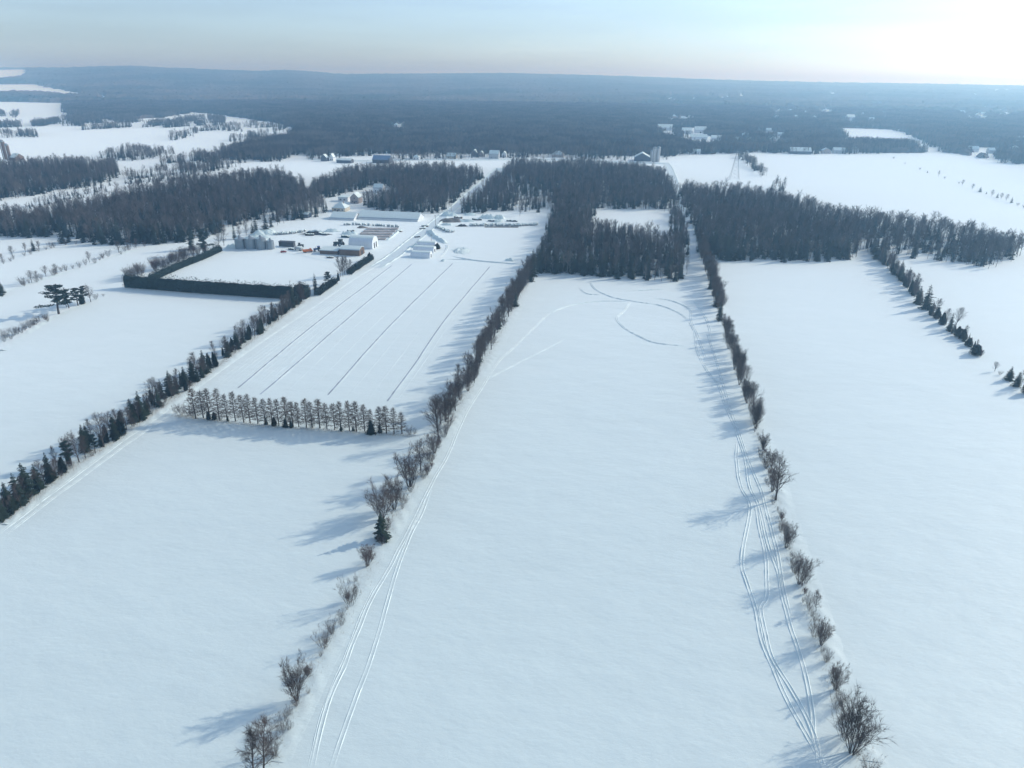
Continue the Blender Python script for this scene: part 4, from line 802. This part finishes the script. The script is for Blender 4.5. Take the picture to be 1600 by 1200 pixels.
p = G(683.5, 389); t = plant('cedar', p[0], p[1], 4.4, 3.); t['label'] = 'round dark bush at the end of the greenhouse tunnels'; t['category'] = 'bush'; t.name = 'round_bush'; del t['_k']
def crate_stack(x, y, w, d, h, label, mt, seed):
    r = random.Random(seed); p = G(x, y); e = empty('pallet_stack', (p[0], p[1], 0), -LOT + r.uniform(-.25, .25)); tag(e, label, 'pallets', 'pallet stacks in the yard')
    n = max(2, int(w / 1.3))
    for k in range(n):
        hk = h * r.uniform(.6, 1.1); x0 = -w / 2 + w * k / n; MB().box(x0 + .08, x0 + w / n - .08, -d / 2, d / 2, 0, hk).build('stacked_crate', MT[mt], e)
        MB().prism([(x0 + .1, hk), (x0 + w / n - .1, hk), (x0 + w / n - .25, hk + .3), (x0 + .3, hk + .35)], -d / 2 + .1, d / 2 - .1, 'y').build('snow_cap', MT['snow2'], e)
for k, (x, y, w, d, h, mt, lb) in enumerate([(484, 368, 7, 2, 1.6, 'darkpile', 'dark snow capped crates at the near end of the scrap pile'), (505, 367, 8, 2.2, 1.5, 'greyp', 'grey snow capped crates beside the scrap pile'), (548, 362, 6, 2, 1.4, 'darkpile', 'dark crates between snow heap and board stacks'), (540, 371, 7, 2.5, 1.8, 'dgreen', 'green crates behind the arched barn'), (624, 362, 5, 2, 1.2, 'wood', 'small brown crates at the lane end of the board stacks'), (664, 354, 6, 1.8, 1., 'wood', 'brown crates beside the lane bank'), (745, 344, 9, 2, 1.6, 'darkpile', 'dark crates among the snow heaps near the wood'), (770, 346, 9, 2, 1.4, 'greyp', 'grey crates below the tall pointed snow heap'), (716, 341, 8, 2, 1.5, 'wood', 'brown crates behind the wide gravel heap'), (800, 346, 10, 2, 1.3, 'darkpile', 'dark crates standing nearest the lone bare tree'), (455, 390, 4, 2, 1.2, 'greyp', 'grey crates between trailer and red car'), (516, 403, 5, 1.6, .9, 'wood', 'low brown crates before the low shed')]): crate_stack(x, y, w, d, h, lb, mt, k)
for x, y, s, lb in [(652, 371, 1.1, 'small dark harrow left on the lane beside the greenhouses'), (660, 358, 1.2, 'small dark harrow half under snow by the lane bank')]:
    p = G(x, y); e = empty('field_harrow', (p[0], p[1], 0), .4); tag(e, lb, 'harrow')
    MB().box(-2 * s, 2 * s, -.6, .6, .5, .8).build('frame', MT['rubber'], e)
    for k in range(5): MB().tube([(-1.8 * s + k * .9 * s, -.2, .55), (-1.8 * s + k * .9 * s, .2, .55)], .5, 10, True).build('disc', MT['dgreen'], e)
# ------------------------------------------------------------------ woods (masses of trees)
def lod_mesh(kind, seed):
    r = random.Random(seed); m = MB()
    if kind == 'bare':
        st = grow(r, (0, 0, -.1), (0, 0, 1), 9, 4, .1, .05); m.tube(st, [.17, .13, .1, .06, .03], 3)
        for q in range(15):
            t = .4 + .59 * (q + r.random()) / 15; p, d = at(st, t); a = q * 2.4 + r.uniform(-.4, .4); e_ = R(r.uniform(25, 65) + 10 * t)
            o = Vector((math.cos(a) * math.cos(e_), math.sin(a) * math.cos(e_), math.sin(e_))); L = 3.1 * r.uniform(.6, 1.1) * (1.15 - .6 * t); b = p + o * L; m.rib(p, b, .055, .02, perp(r, o))
            for v in range(26):
                p4 = p.lerp(b, r.uniform(.2, 1.05)); o4 = (o + perp(r, o) * r.uniform(.4, 1.1) + Vector((0, 0, .25))).normalized(); s4 = perp(r, o4) * r.uniform(.016, .03); m.tri(p4 - s4, p4 + s4, p4 + o4 * r.uniform(.7, 1.5))
        mt = 'fbark'
    else:
        m.tube([(0, 0, -.1), (0, 0, 9.5)], [.15, .02], 3)
        for w in range(15):
            t = w / 15; z = .8 + 9 * t; rad_ = 2.0 * (1 - t) ** .85 * r.uniform(.8, 1.15) + .1
            for k in range(6):
                a = k * 1.047 + w + r.uniform(-.3, .3); o = Vector((math.cos(a), math.sin(a), 0)); s = Vector((-math.sin(a), math.cos(a), 0)); q = rad_ * r.uniform(.75, 1.15)
                m.poly([(0, 0, z), tuple(o * q * .5 - s * q * .33 + Vector((0, 0, z - q * .2))), tuple(o * q + Vector((0, 0, z - q * .5))), tuple(o * q * .5 + s * q * .33 + Vector((0, 0, z - q * .2)))])
        mt = 'fneedle'
    me = m.mesh('wood_tree'); me.materials.append(MT[mt]); return me
LOD = [lod_mesh('bare', i) for i in range(6)] + [lod_mesh('conifer', 20 + i) for i in range(3)]
LODO = [bpy.data.objects.new('wood_tree', m) for m in LOD]
def join_lod(seed, n, size, pcon):               # a stand of trees as one mesh, for the far forest
    r = random.Random(seed); V = []; Fc = []; mi = []
    for _ in range(n):
        k = r.randrange(6, 9) if r.random() < pcon else r.randrange(6); me = LOD[k]; s = r.uniform(.9, 1.45) * (1.12 if k > 5 else 1.); a = r.uniform(0, 6.28); x, y = r.uniform(-size / 2, size / 2), r.uniform(-size / 2, size / 2)
        co = np.empty(len(me.vertices) * 3); me.vertices.foreach_get('co', co); co = co.reshape(-1, 3) * s * np.array([1.15, 1.15, 1]); ca, sa = math.cos(a), math.sin(a)
        b = len(V); V += [(x + c[0] * ca - c[1] * sa, y + c[0] * sa + c[1] * ca, c[2]) for c in co]
        for p in me.polygons: Fc.append(tuple(b + v for v in p.vertices)); mi.append(1 if k > 5 else 0)
    me = bpy.data.meshes.new('forest_stand'); me.from_pydata(V, [], Fc); me.materials.append(MT['fbark']); me.materials.append(MT['fneedle']); me.polygons.foreach_set('material_index', mi); me.update(); return me
STAND = [bpy.data.objects.new('forest_stand', join_lod(i, 46, 34, .2 if i < 4 else .55)) for i in range(6)]
def scatter(name, pts, rot, scl, idx, sources):
    me = bpy.data.meshes.new(name); me.from_pydata([tuple(p) for p in pts], [], [])
    for nm, tp, dat in (('rot', 'FLOAT', rot), ('scl', 'FLOAT', scl), ('idx', 'INT', idx)):
        at_ = me.attributes.new(nm, tp, 'POINT'); at_.data.foreach_set('value', np.asarray(dat, np.float32 if tp == 'FLOAT' else np.int32))
    o = obj(name, me); ng = bpy.data.node_groups.new(name, 'GeometryNodeTree')
    ng.interface.new_socket('Geometry', in_out='INPUT', socket_type='NodeSocketGeometry'); ng.interface.new_socket('Geometry', in_out='OUTPUT', socket_type='NodeSocketGeometry')
    N = ng.nodes; L = ng.links; gi = N.new('NodeGroupInput'); go = N.new('NodeGroupOutput'); iop = N.new('GeometryNodeInstanceOnPoints'); jg = N.new('GeometryNodeJoinGeometry')
    for s in sources:
        oi = N.new('GeometryNodeObjectInfo'); oi.inputs['Object'].default_value = s; oi.inputs['As Instance'].default_value = True; L.new(oi.outputs['Geometry'], jg.inputs[0])
    def na(nm, t):
        a = N.new('GeometryNodeInputNamedAttribute'); a.data_type = t; a.inputs[0].default_value = nm; return a.outputs[0]
    cx = N.new('ShaderNodeCombineXYZ'); L.new(na('rot', 'FLOAT'), cx.inputs[2])
    L.new(gi.outputs[0], iop.inputs['Points']); L.new(jg.outputs[0], iop.inputs['Instance']); iop.inputs['Pick Instance'].default_value = True
    L.new(na('idx', 'INT'), iop.inputs['Instance Index']); L.new(cx.outputs[0], iop.inputs['Rotation']); L.new(na('scl', 'FLOAT'), iop.inputs['Scale']); L.new(iop.outputs[0], go.inputs[0])
    md = o.modifiers.new('trees', 'NODES'); md.node_group = ng; return o
SINGLE = {'bare_tree': 0, 'spruce_tree': 0}
def wood(poly, spacing, hr, pcon, label, seed, singles=0, sname='', sgroup='', name='wood'):
    clump = spacing >= 8.5; spacing = 4.4 if clump else spacing
    r = np.random.RandomState(seed); gp = np.array([G(*q)[:2] for q in poly]); lo, hi = gp.min(0), gp.max(0)
    n = int((hi - lo).prod() / spacing ** 2); xy = lo + r.rand(n, 2) * (hi - lo)
    cell = np.floor(xy / (spacing * .6)).astype(int); _, u = np.unique(cell[:, 0] * 100003 + cell[:, 1], return_index=True); xy = xy[u]
    xy = xy[inpoly(xy[:, 0], xy[:, 1], [tuple(q) for q in gp])]
    xy = xy + r.randn(len(xy), 2) * 1.8
    if clump: xy = xy[(np.sin(xy[:, 0] / 17 + seed) * np.sin(xy[:, 1] / 29 + 2 * seed) + .6 * np.sin(xy[:, 0] / 7.3) * np.sin(xy[:, 1] / 11 + seed)) > -.08]
    con = r.rand(len(xy)) < pcon * (1 + .9 * np.sin(xy[:, 0] / 23 + seed) * np.sin(xy[:, 1] / 31))
    h = (hr[0] + (hr[1] - hr[0]) * (.5 + .42 * np.clip(r.randn(len(xy)), -1.6, 2.2)) + 1.3 * np.sin(xy[:, 0] / 14 + seed) * np.sin(xy[:, 1] / 19)) * np.where(con, .95 + .25 * r.rand(len(xy)), 1)
    if singles:                                   # front trees that can be told apart are trees of their own
        o_ = np.argsort(xy @ E2 + np.where(con, 0, 1e6))[:singles]; keep = np.ones(len(xy), bool); keep[o_] = False; sl = []
        for i in o_:
            t = plant('spruce' if con[i] else _rn.choice(('slim', 'slim', 'round')), xy[i][0], xy[i][1], h[i], 1.)
            sl.append(t)
        label_row(sl, sname, sgroup, lambda o: o.location.x)
        xy, con, h = xy[keep], con[keep], h[keep]
    idx = np.where(con, r.randint(6, 9, len(xy)), r.randint(0, 6, len(xy)))
    o = scatter(name, np.c_[xy, np.zeros(len(xy))], r.rand(len(xy)) * 6.28, h / 10, idx, LODO); tag(o, label, 'wood', kind='stuff'); return len(xy)
nw = 0
nw += wood([(838, 426), (900, 430), (1000, 437), (1062, 441), (1072, 425), (1060, 390), (1015, 372), (960, 366), (905, 364), (862, 372), (845, 400)], 3.4, (10, 14), .28, 'dense mixed wood at the far end of the central field', 1, 45, 'from the west at front edge of wood behind central field', 'front edge of the wood behind the central field')
nw += wood([(862, 372), (905, 362), (925, 345), (927, 322), (880, 322), (866, 340), (856, 366)], 3.4, (10, 14), .15, 'narrow strip of wood beside the small clearing', 2)
nw += wood([(1046, 330), (1048, 345), (1050, 370), (1062, 392), (1076, 405), (1074, 380), (1066, 350), (1058, 325)], 3.6, (9, 12), .2, 'thin strip of trees between clearing and track', 3)
nw += wood([(866, 328), (925, 326), (1046, 328), (1056, 318), (1046, 290), (1036, 276), (990, 266), (900, 262), (802, 262), (784, 275), (800, 285), (862, 300)], 4.0, (11, 15), .25, 'broad dark wood behind the small clearing', 4)
nw += wood([(1120, 407), (1220, 408), (1300, 408), (1338, 402), (1345, 380), (1370, 372), (1470, 376), (1560, 394), (1590, 393), (1450, 358), (1300, 341), (1200, 311), (1130, 303), (1062, 303), (1072, 330), (1086, 365), (1094, 392)], 3.9, (11, 15), .34, 'large dark wood spreading beyond the eastern field', 5, 45, 'from the west at front edge of large eastern wood', 'front edge of the large wood')
nw += wood([(1352, 392), (1380, 400), (1430, 404), (1500, 412), (1542, 420), (1546, 408), (1560, 412), (1592, 402), (1586, 391), (1540, 386), (1470, 378), (1400, 376), (1360, 380)], 5.0, (10, 14), .5, 'open snowy edge of the large wood', 6)
nw += wood([(1500, 412), (1542, 420), (1548, 410), (1590, 404), (1588, 391), (1540, 386), (1505, 396)], 4.2, (10, 14), .6, 'dense conifer point at the end of the large wood', 7)
nw += wood([(560, 322), (600, 331), (690, 333), (706, 318), (754, 277), (700, 270), (640, 268), (560, 270), (500, 292), (480, 306), (505, 312), (560, 298), (575, 292), (610, 292), (615, 306)], 3.9, (11, 15), .3, 'dark wood round the clearing with the houses', 8)
nw += wood([(714, 334), (760, 332), (790, 330), (800, 312), (800, 292), (780, 276), (756, 302)], 3.9, (10, 13), .25, 'wood on the far side of the lane', 9)
nw += wood([(800, 328), (858, 334), (864, 326), (862, 300), (800, 286)], 5.8, (9, 13), .08, 'open bare wood with snow showing between trunks', 10)
nw += wood([(140, 380), (220, 384), (290, 378), (340, 366), (400, 344), (470, 318), (480, 300), (440, 278), (350, 284), (260, 296), (150, 322), (40, 350), (0, 364), (0, 372), (75, 372), (80, 360)], 4.0, (11, 15), .25, 'wide bare wood west of the steel bins', 11, 30, 'from the west at front edge of wide western wood', 'front edge of the wide western wood')
nw += wood([(0, 366), (70, 367), (75, 352), (20, 340), (-60, 350), (-60, 372)], 4.2, (11, 15), .55, 'dark conifer corner of the western wood', 12)
nw += wood([(430, 350), (500, 338), (510, 325), (480, 305), (460, 318), (430, 340)], 4.4, (11, 14), .5, 'trees between carport and western wood', 13)
nw += wood([(-60, 320), (0, 314), (90, 300), (150, 290), (186, 278), (184, 262), (120, 256), (0, 262), (-60, 266)], 4.6, (11, 15), .12, 'bare wood below the western valley silos', 14)
nw += wood([(155, 250), (205, 252), (275, 246), (270, 240), (215, 236), (170, 240)], 6, (10, 13), .6, 'dark evergreen thicket at the valley field', 15)
nw += wood([(275, 262), (350, 256), (440, 252), (470, 240), (460, 222), (420, 226), (340, 240), (270, 250), (250, 262)], 9, (9, 13), .3, 'scattered trees along the valley road', 16)
nw += wood([(200, 282), (260, 276), (330, 272), (380, 262), (360, 256), (280, 262), (210, 270), (190, 276)], 11, (8, 12), .4, 'thin scrub on the valley slope', 17)
nw += wood([(40, 330), (120, 312), (200, 294), (235, 286), (330, 276), (320, 272), (220, 282), (140, 296), (60, 316)], 10, (6, 9), .2, 'low scrub along the valley track', 18)
for i, (pl, sp, pc, lb) in enumerate([([(2, 215), (22, 216), (24, 211), (6, 210)], 6, .7, 'dark clump beside the valley silos'), ([(22, 214), (60, 215), (58, 209), (30, 208)], 6, .1, 'pale bare clump beside the dark clump in valley'),
        ([(68, 196), (130, 197), (140, 190), (118, 184), (80, 190)], 9, .2, 'blue brush on the second valley field'), ([(0, 182), (25, 184), (30, 178), (0, 176)], 9, .2, 'brush at the edge of the first valley field'), ([(255, 200), (322, 196), (318, 191), (260, 195)], 9, .3, 'brush line along the long valley field'),
        ([(322, 196), (350, 198), (352, 186), (326, 184)], 9, .5, 'dark grove at the end of long valley field'), ([(262, 222), (300, 214), (296, 206), (268, 214)], 8, .5, 'small grove in the long valley field'), ([(346, 206), (378, 206), (374, 197), (348, 198)], 8, .4, 'dark copse by the valley road'), ([(300, 210), (345, 204), (342, 201), (300, 206)], 12, .4, 'few trees along the valley road'), ([(380, 198), (440, 204), (450, 200), (400, 194)], 13, .2, 'thin brush near the valley road'),
        ([(0, 200), (70, 197), (110, 188), (112, 184), (70, 192), (0, 195)], 9, .25, 'brush strip between two valley fields'), ([(128, 204), (205, 199), (206, 196), (128, 200)], 9, .25, 'thin brush strip below the far valley field'), ([(104, 184), (130, 193), (200, 193), (225, 190), (200, 186), (140, 186), (106, 177)], 10, .3, 'ragged forest edge above the valley fields'), ([(225, 200), (300, 190), (322, 188), (322, 185), (290, 186), (225, 195)], 11, .3, 'hedge line along the valley slope'), ([(360, 222), (440, 212), (436, 208), (356, 216)], 10, .4, 'tree line beside the valley road bend'), ([(1160, 244), (1172, 252), (1196, 276), (1190, 278), (1166, 256), (1154, 244)], 4.2, .5, 'dark tree line along the square field'), ([(1206, 296), (1222, 300), (1224, 292), (1210, 290)], 4.5, .2, 'small bare clump behind the large wood'), ([(1195, 238), (1245, 241), (1310, 241), (1380, 240), (1380, 232), (1240, 230)], 10, .4, 'trees round the houses at the big field'),
        ([(480, 250), (560, 247), (560, 244), (480, 246)], 16, .4, 'few trees along the far road'), ([(612, 252), (700, 249), (762, 247), (862, 247), (985, 251), (985, 246), (860, 242), (700, 243), (612, 247)], 5.2, .6, 'conifers among the houses on the far road'), ([(1035, 250), (1046, 250), (1046, 242), (1035, 242)], 6, .6, 'dark conifers at the field corner beside silos')]):
    nw += wood(pl, sp, (9, 13), pc, lb, 30 + i)
rowG = [plant_px(k, x, y, t, w) for k, x, y, t, w in [('shrub', 1396, 248, 244, 1.5), ('shrub', 1414, 256, 253, 1.5), ('shrub', 1437, 265, 261, 1.4), ('spruce', 1449, 270, 266, 1.6), ('round', 1466, 276, 267, 1.), ('shrub', 1476, 279, 275, 1.6), ('shrub', 1498, 287, 283, 1.5), ('round', 1503, 290, 281, 1.2), ('round', 1519, 296, 287, 1.4), ('spruce', 1531, 300, 291, 1.7), ('spruce', 1541, 303, 299, 1.5), ('round', 1549, 307, 297, 1.3), ('spruce', 1558, 309, 301, 1.3), ('round', 1564, 311, 302, 1.4), ('round', 1572, 314, 304, 1.3), ('spruce', 1580, 317, 307, 1.3), ('shrub', 1590, 321, 316, 1.5), ('shrub', 1600, 325, 319, 1.5)]]
label_row(rowG, 'from the far end of thin line across big field', 'thin tree line across the big field', lambda o: -o.location.y)
# ------------------------------------------------------------------ far forest: stands of trees, then canopy to the horizon
FF = [(-900, 100), (-900, 150), (-60, 156), (0, 159), (103, 161), (106, 176), (140, 186), (200, 186), (250, 184), (300, 175), (345, 179), (440, 193), (474, 206), (450, 216), (362, 234), (350, 243), (380, 252), (430, 247), (480, 244), (700, 240), (860, 240.5), (985, 244.5), (1040, 244), (1050, 242), (1180, 239.5), (1260, 235), (1400, 239), (1490, 238), (1600, 263), (1800, 310), (2600, 520), (2600, 100)]
CLR = [[(-60, 133), (48, 131.5), (46, 135), (-60, 140)], [(-60, 143), (60, 143), (130, 147), (128, 150), (60, 146.5), (-60, 147)], [(156, 151.5), (166, 151.5), (166, 153), (156, 153)], [(1307, 200), (1375, 201), (1415, 206), (1486, 227), (1440, 231), (1418, 216), (1310, 215)],
       [(1024, 198), (1055, 197), (1056, 208), (1028, 208)], [(1060, 200), (1106, 198), (1110, 212), (1068, 214)], [(1052, 214), (1068, 214), (1066, 226), (1072, 238), (1062, 239), (1054, 225)], [(1072, 214), (1132, 213), (1132, 221), (1076, 221)], [(1318, 183), (1340, 183), (1340, 190), (1318, 190)], [(1520, 230), (1556, 230), (1556, 234), (1520, 234)], [(1583, 256), (1640, 256), (1640, 268), (1583, 264)], [(1228, 203), (1236, 203), (1275, 213), (1262, 214)], [(953, 165), (958, 165), (956, 177), (952, 177)]]
_rs = np.random.RandomState(9)
for (x0, x1, y0, y1, n) in ((1000, 1600, 150, 175, 26), (1130, 1600, 176, 200, 22), (1480, 1600, 215, 245, 8), (1200, 1290, 165, 184, 16), (1545, 1600, 171, 180, 14), (1560, 1600, 212, 232, 6), (1170, 1210, 200, 216, 12), (1035, 1060, 152, 158, 4), (1100, 1140, 170, 176, 5), (590, 620, 191, 197, 4)):
    for _ in range(n):
        cx_, cy_ = _rs.uniform(x0, x1), _rs.uniform(y0, y1); w_ = _rs.uniform(2, 6); h_ = _rs.uniform(.9, 2.2); CLR.append([(cx_ - w_, cy_), (cx_, cy_ - h_), (cx_ + w_, cy_), (cx_, cy_ + h_)])
HS = []
for (x0, x1, y0, y1, n) in ((1130, 1225, 204, 226, 7), (1200, 1300, 172, 186, 8), (1500, 1600, 170, 184, 8), (1520, 1600, 216, 240, 5), (1340, 1480, 172, 192, 5), (1010, 1100, 180, 192, 4), (580, 660, 192, 206, 2)):
    for _ in range(n):
        hx, hy = _rs.uniform(x0, x1), _rs.uniform(y0, y1); HS.append((hx, hy)); CLR.append([(hx - 9, hy + 1.5), (hx - 5, hy - 2.5), (hx + 6, hy - 2.5), (hx + 9, hy + 1.5)])
for k, (hx, hy) in enumerate(sorted(HS)):
    hw = _rs.uniform(9, 16) / mpx(hx, hy) / 2
    building('forest_house', '%s snow roofed house from the west among the distant forest clearings' % ordinal(k + 1), 'house', hx - hw, hx + hw, hy + 1.5, _rs.uniform(9, 14), _rs.uniform(4, 6), _rs.uniform(3.5, 5.5), ('white', 'cream', 'lgrey', 'pink')[k % 4], 'steelroof', ('gable', 'hip')[k % 3 == 0], True, ('x', 'y')[k % 2], group='houses among the distant forest')
def deepen(c):
    my = sum(q[1] for q in c) / len(c); return [(q[0], q[1] + (13 * 1110 / G(*q)[1] if q[1] >= my else 0)) for q in c]
CLR = [deepen(c) for c in CLR]
def forest_at(x, y):
    px, py, d = PX(x, y, 0 * x); ok = inpoly(px, py, FF) & (d > 0)
    for c in CLR: ok &= ~inpoly(px, py, c)
    return ok
rs = np.random.RandomState(5)
n = 60000; u = rs.rand(n); rr_ = np.sqrt(900 ** 2 + u * (3600 ** 2 - 900 ** 2)); aa = rs.uniform(-R(50), R(50), n); xy = np.c_[rr_ * np.sin(aa), rr_ * np.cos(aa)]
cell = np.floor(xy / 24).astype(int); _, ui = np.unique(cell[:, 0] * 100003 + cell[:, 1], return_index=True); xy = xy[ui]; xy = xy[forest_at(xy[:, 0], xy[:, 1])]
cn = (np.sin(xy[:, 0] / 170 + 1) * np.sin(xy[:, 1] / 230) + .5 * np.sin(xy[:, 0] / 61) * np.sin(xy[:, 1] / 83) + rs.randn(len(xy)) * .35) > .45
fo = scatter('forest', np.c_[xy, terrain(xy[:, 0], xy[:, 1])], rs.rand(len(xy)) * 6.28, rs.uniform(.85, 1.15, len(xy)), np.where(cn, rs.randint(4, 6, len(xy)), rs.randint(0, 4, len(xy))), STAND)
tag(fo, 'unbroken winter forest stretching from the far road towards the hills', 'forest', kind='stuff')
def canopy_mat():
    m = bpy.data.materials.new('distant_canopy'); m.use_nodes = True; N = m.node_tree.nodes; L = m.node_tree.links; b = N['Principled BSDF']; b.inputs['Roughness'].default_value = 1; b.inputs['Specular IOR Level'].default_value = 0
    g_ = N.new('ShaderNodeNewGeometry'); n1 = N.new('ShaderNodeTexNoise'); n1.inputs['Scale'].default_value = .0017; n1.inputs['Detail'].default_value = 9; n1.inputs['Roughness'].default_value = .7; L.new(g_.outputs['Position'], n1.inputs['Vector'])
    cr = N.new('ShaderNodeValToRGB'); e_ = cr.color_ramp.elements; e_[0].position = .42; e_[0].color = (.026, .038, .034, 1); e_[1].position = .58; e_[1].color = (.13, .112, .108, 1); L.new(n1.outputs[0], cr.inputs[0]); L.new(cr.outputs[0], b.inputs['Base Color']); return m
MT['canopy'] = canopy_mat()
ra = np.geomspace(1500, 17500, 330); an = np.linspace(-R(56), R(56), 620)
RRg, AAg = np.meshgrid(ra, an, indexing='ij'); jit = np.random.RandomState(3)
Xg = RRg * np.sin(AAg); Yg = RRg * np.cos(AAg); Xg += jit.randn(*Xg.shape) * 3; Yg += jit.randn(*Yg.shape) * RRg * .002
ins = forest_at(Xg.ravel(), Yg.ravel()).reshape(Xg.shape); far = np.clip((RRg - 3000) / 800, 0, 1)
Zg = terrain(Xg, Yg) + np.where(ins, 5.0 + 4 * far + np.abs(jit.randn(*Xg.shape)) * (2 + 2.2 * far), -3.0)
nr, nc = Xg.shape; I = np.arange(nr * nc).reshape(nr, nc)
q4 = np.stack([I[:-1, :-1], I[1:, :-1], I[1:, 1:], I[:-1, 1:]], -1).reshape(-1, 4); q4 = q4[ins.ravel()[q4].any(1)]
me = bpy.data.meshes.new('forest_canopy'); me.from_pydata(np.c_[Xg.ravel(), Yg.ravel(), Zg.ravel()].tolist(), [], q4.tolist()); me.update()
tag(obj('forest_canopy', me, MT['canopy']), 'hazy forested hills and plain reaching the horizon', 'forest', kind='stuff')
# ------------------------------------------------------------------ dry grass and drifts under the hedgerows
def grass(px, width, n, hmax, label, seed):
    r = random.Random(seed); L = smooth_line([G(*q) for q in px], 1); m = MB()
    for _ in range(n):
        i = r.randrange(len(L)); x = L[i][0] + r.gauss(0, width); y = L[i][1] + r.gauss(0, width); b = Vector((x, y, -.02)); d = (Vector((0, 0, 1)) + rv(r) * .45).normalized(); s = perp(r, d) * r.uniform(.012, .03); m.tri(b - s, b + s, b + d * r.uniform(.3, hmax))
    tag(m.build('dry_grass', MT['grass']), label, 'grass', kind='stuff')
grass([(420, 1190), (466, 1095), (512, 1005), (555, 925), (600, 838), (650, 748), (700, 665), (760, 556), (836, 422)], 1.3, 9000, .8, 'dry stalks under the hedgerow beside the larch field', 1)
grass([(1345, 1195), (1305, 1085), (1260, 940), (1222, 820), (1190, 700), (1150, 575), (1100, 400)], 1., 6000, .7, 'dry stalks under the hedgerow along snowmobile trails', 2)
grass([(5, 815), (120, 727), (230, 652), (340, 572), (470, 473)], 1.4, 12000, .8, 'dry stalks under the mixed hedgerow by the lane', 3)
grass([(275, 650), (400, 664), (520, 673), (648, 681)], .8, 3500, .7, 'dry stalks under the larches', 4)
def drift(px, w, h, seed, mt='snow'):
    r = np.random.RandomState(seed); L = smooth_line([G(*q) for q in px], .9); n = len(L); T = np.gradient(L, axis=0); T /= np.linalg.norm(T, axis=1)[:, None]; Nn = np.stack([T[:, 1], -T[:, 0]], 1)
    m = 15; V = []; ph = r.rand(8) * 6.28
    for i in range(n):
        am = .55 + .45 * math.sin(i * .13 + ph[0]) * math.sin(i * .041 + ph[1])
        for j in range(m):
            o = (j / (m - 1) * 2 - 1); z = h * am * (1 - o * o) ** 2.6 * (1 + .35 * math.sin(i * .9 + o * 4 + ph[2]) + .25 * math.sin(i * 2.3 - o * 6 + ph[3])) + r.randn() * .015
            p = L[i] + Nn[i] * o * w; V.append((p[0], p[1], z if abs(o) < .99 else -.05))
    Fc = [(i * m + j, i * m + j + 1, (i + 1) * m + j + 1, (i + 1) * m + j) for i in range(n - 1) for j in range(m - 1)]
    tag(obj('snow_drift', mesh_of('snow_drift', V, Fc, True), MT[mt]), kind='structure')
drift([(430, 1190), (476, 1098), (522, 1003), (565, 922), (610, 836), (660, 748), (706, 668), (762, 570), (838, 428)], 3.2, .2, 1)
drift([(1362, 1190), (1322, 1085), (1276, 940), (1236, 820), (1200, 700), (1165, 600), (1134, 500), (1104, 405)], 3.2, .2, 2)
drift([(8, 820), (124, 732), (234, 656), (344, 575), (474, 476), (590, 408)], 2.5, .25, 3)
drift([(0, 548), (60, 508), (100, 488), (150, 466)], 3.5, .6, 4); drift([(-10, 462), (60, 438), (120, 420), (200, 393), (260, 380)], 3.5, .6, 5)
# ------------------------------------------------------------------ haze
HZTOP = float(max(Zg.max(), HC)) + 15
hz = MB().box(-21500, 21500, -21500, 21500, -75, HZTOP).build('haze', None); tag(hz, 'thin blue winter haze filling the air to the horizon', 'haze', kind='stuff')
hm = bpy.data.materials.new('winter_haze'); hm.use_nodes = True; N = hm.node_tree.nodes; N.remove(N['Principled BSDF'])
pv = N.new('ShaderNodeVolumePrincipled'); pv.inputs['Color'].default_value = (.40, .70, 1.0, 1); pv.inputs['Density'].default_value = .00024; pv.inputs['Anisotropy'].default_value = .57; pv.inputs['Absorption Color'].default_value = (1, 1, 1, 1)
hm.node_tree.links.new(pv.outputs[0], N['Material Output'].inputs['Volume']); hz.data.materials.append(hm)
print('COUNTS', COUNT, 'wood trees', nw, 'stands', len(xy), 'zr', _zr.min(), _zr.max())
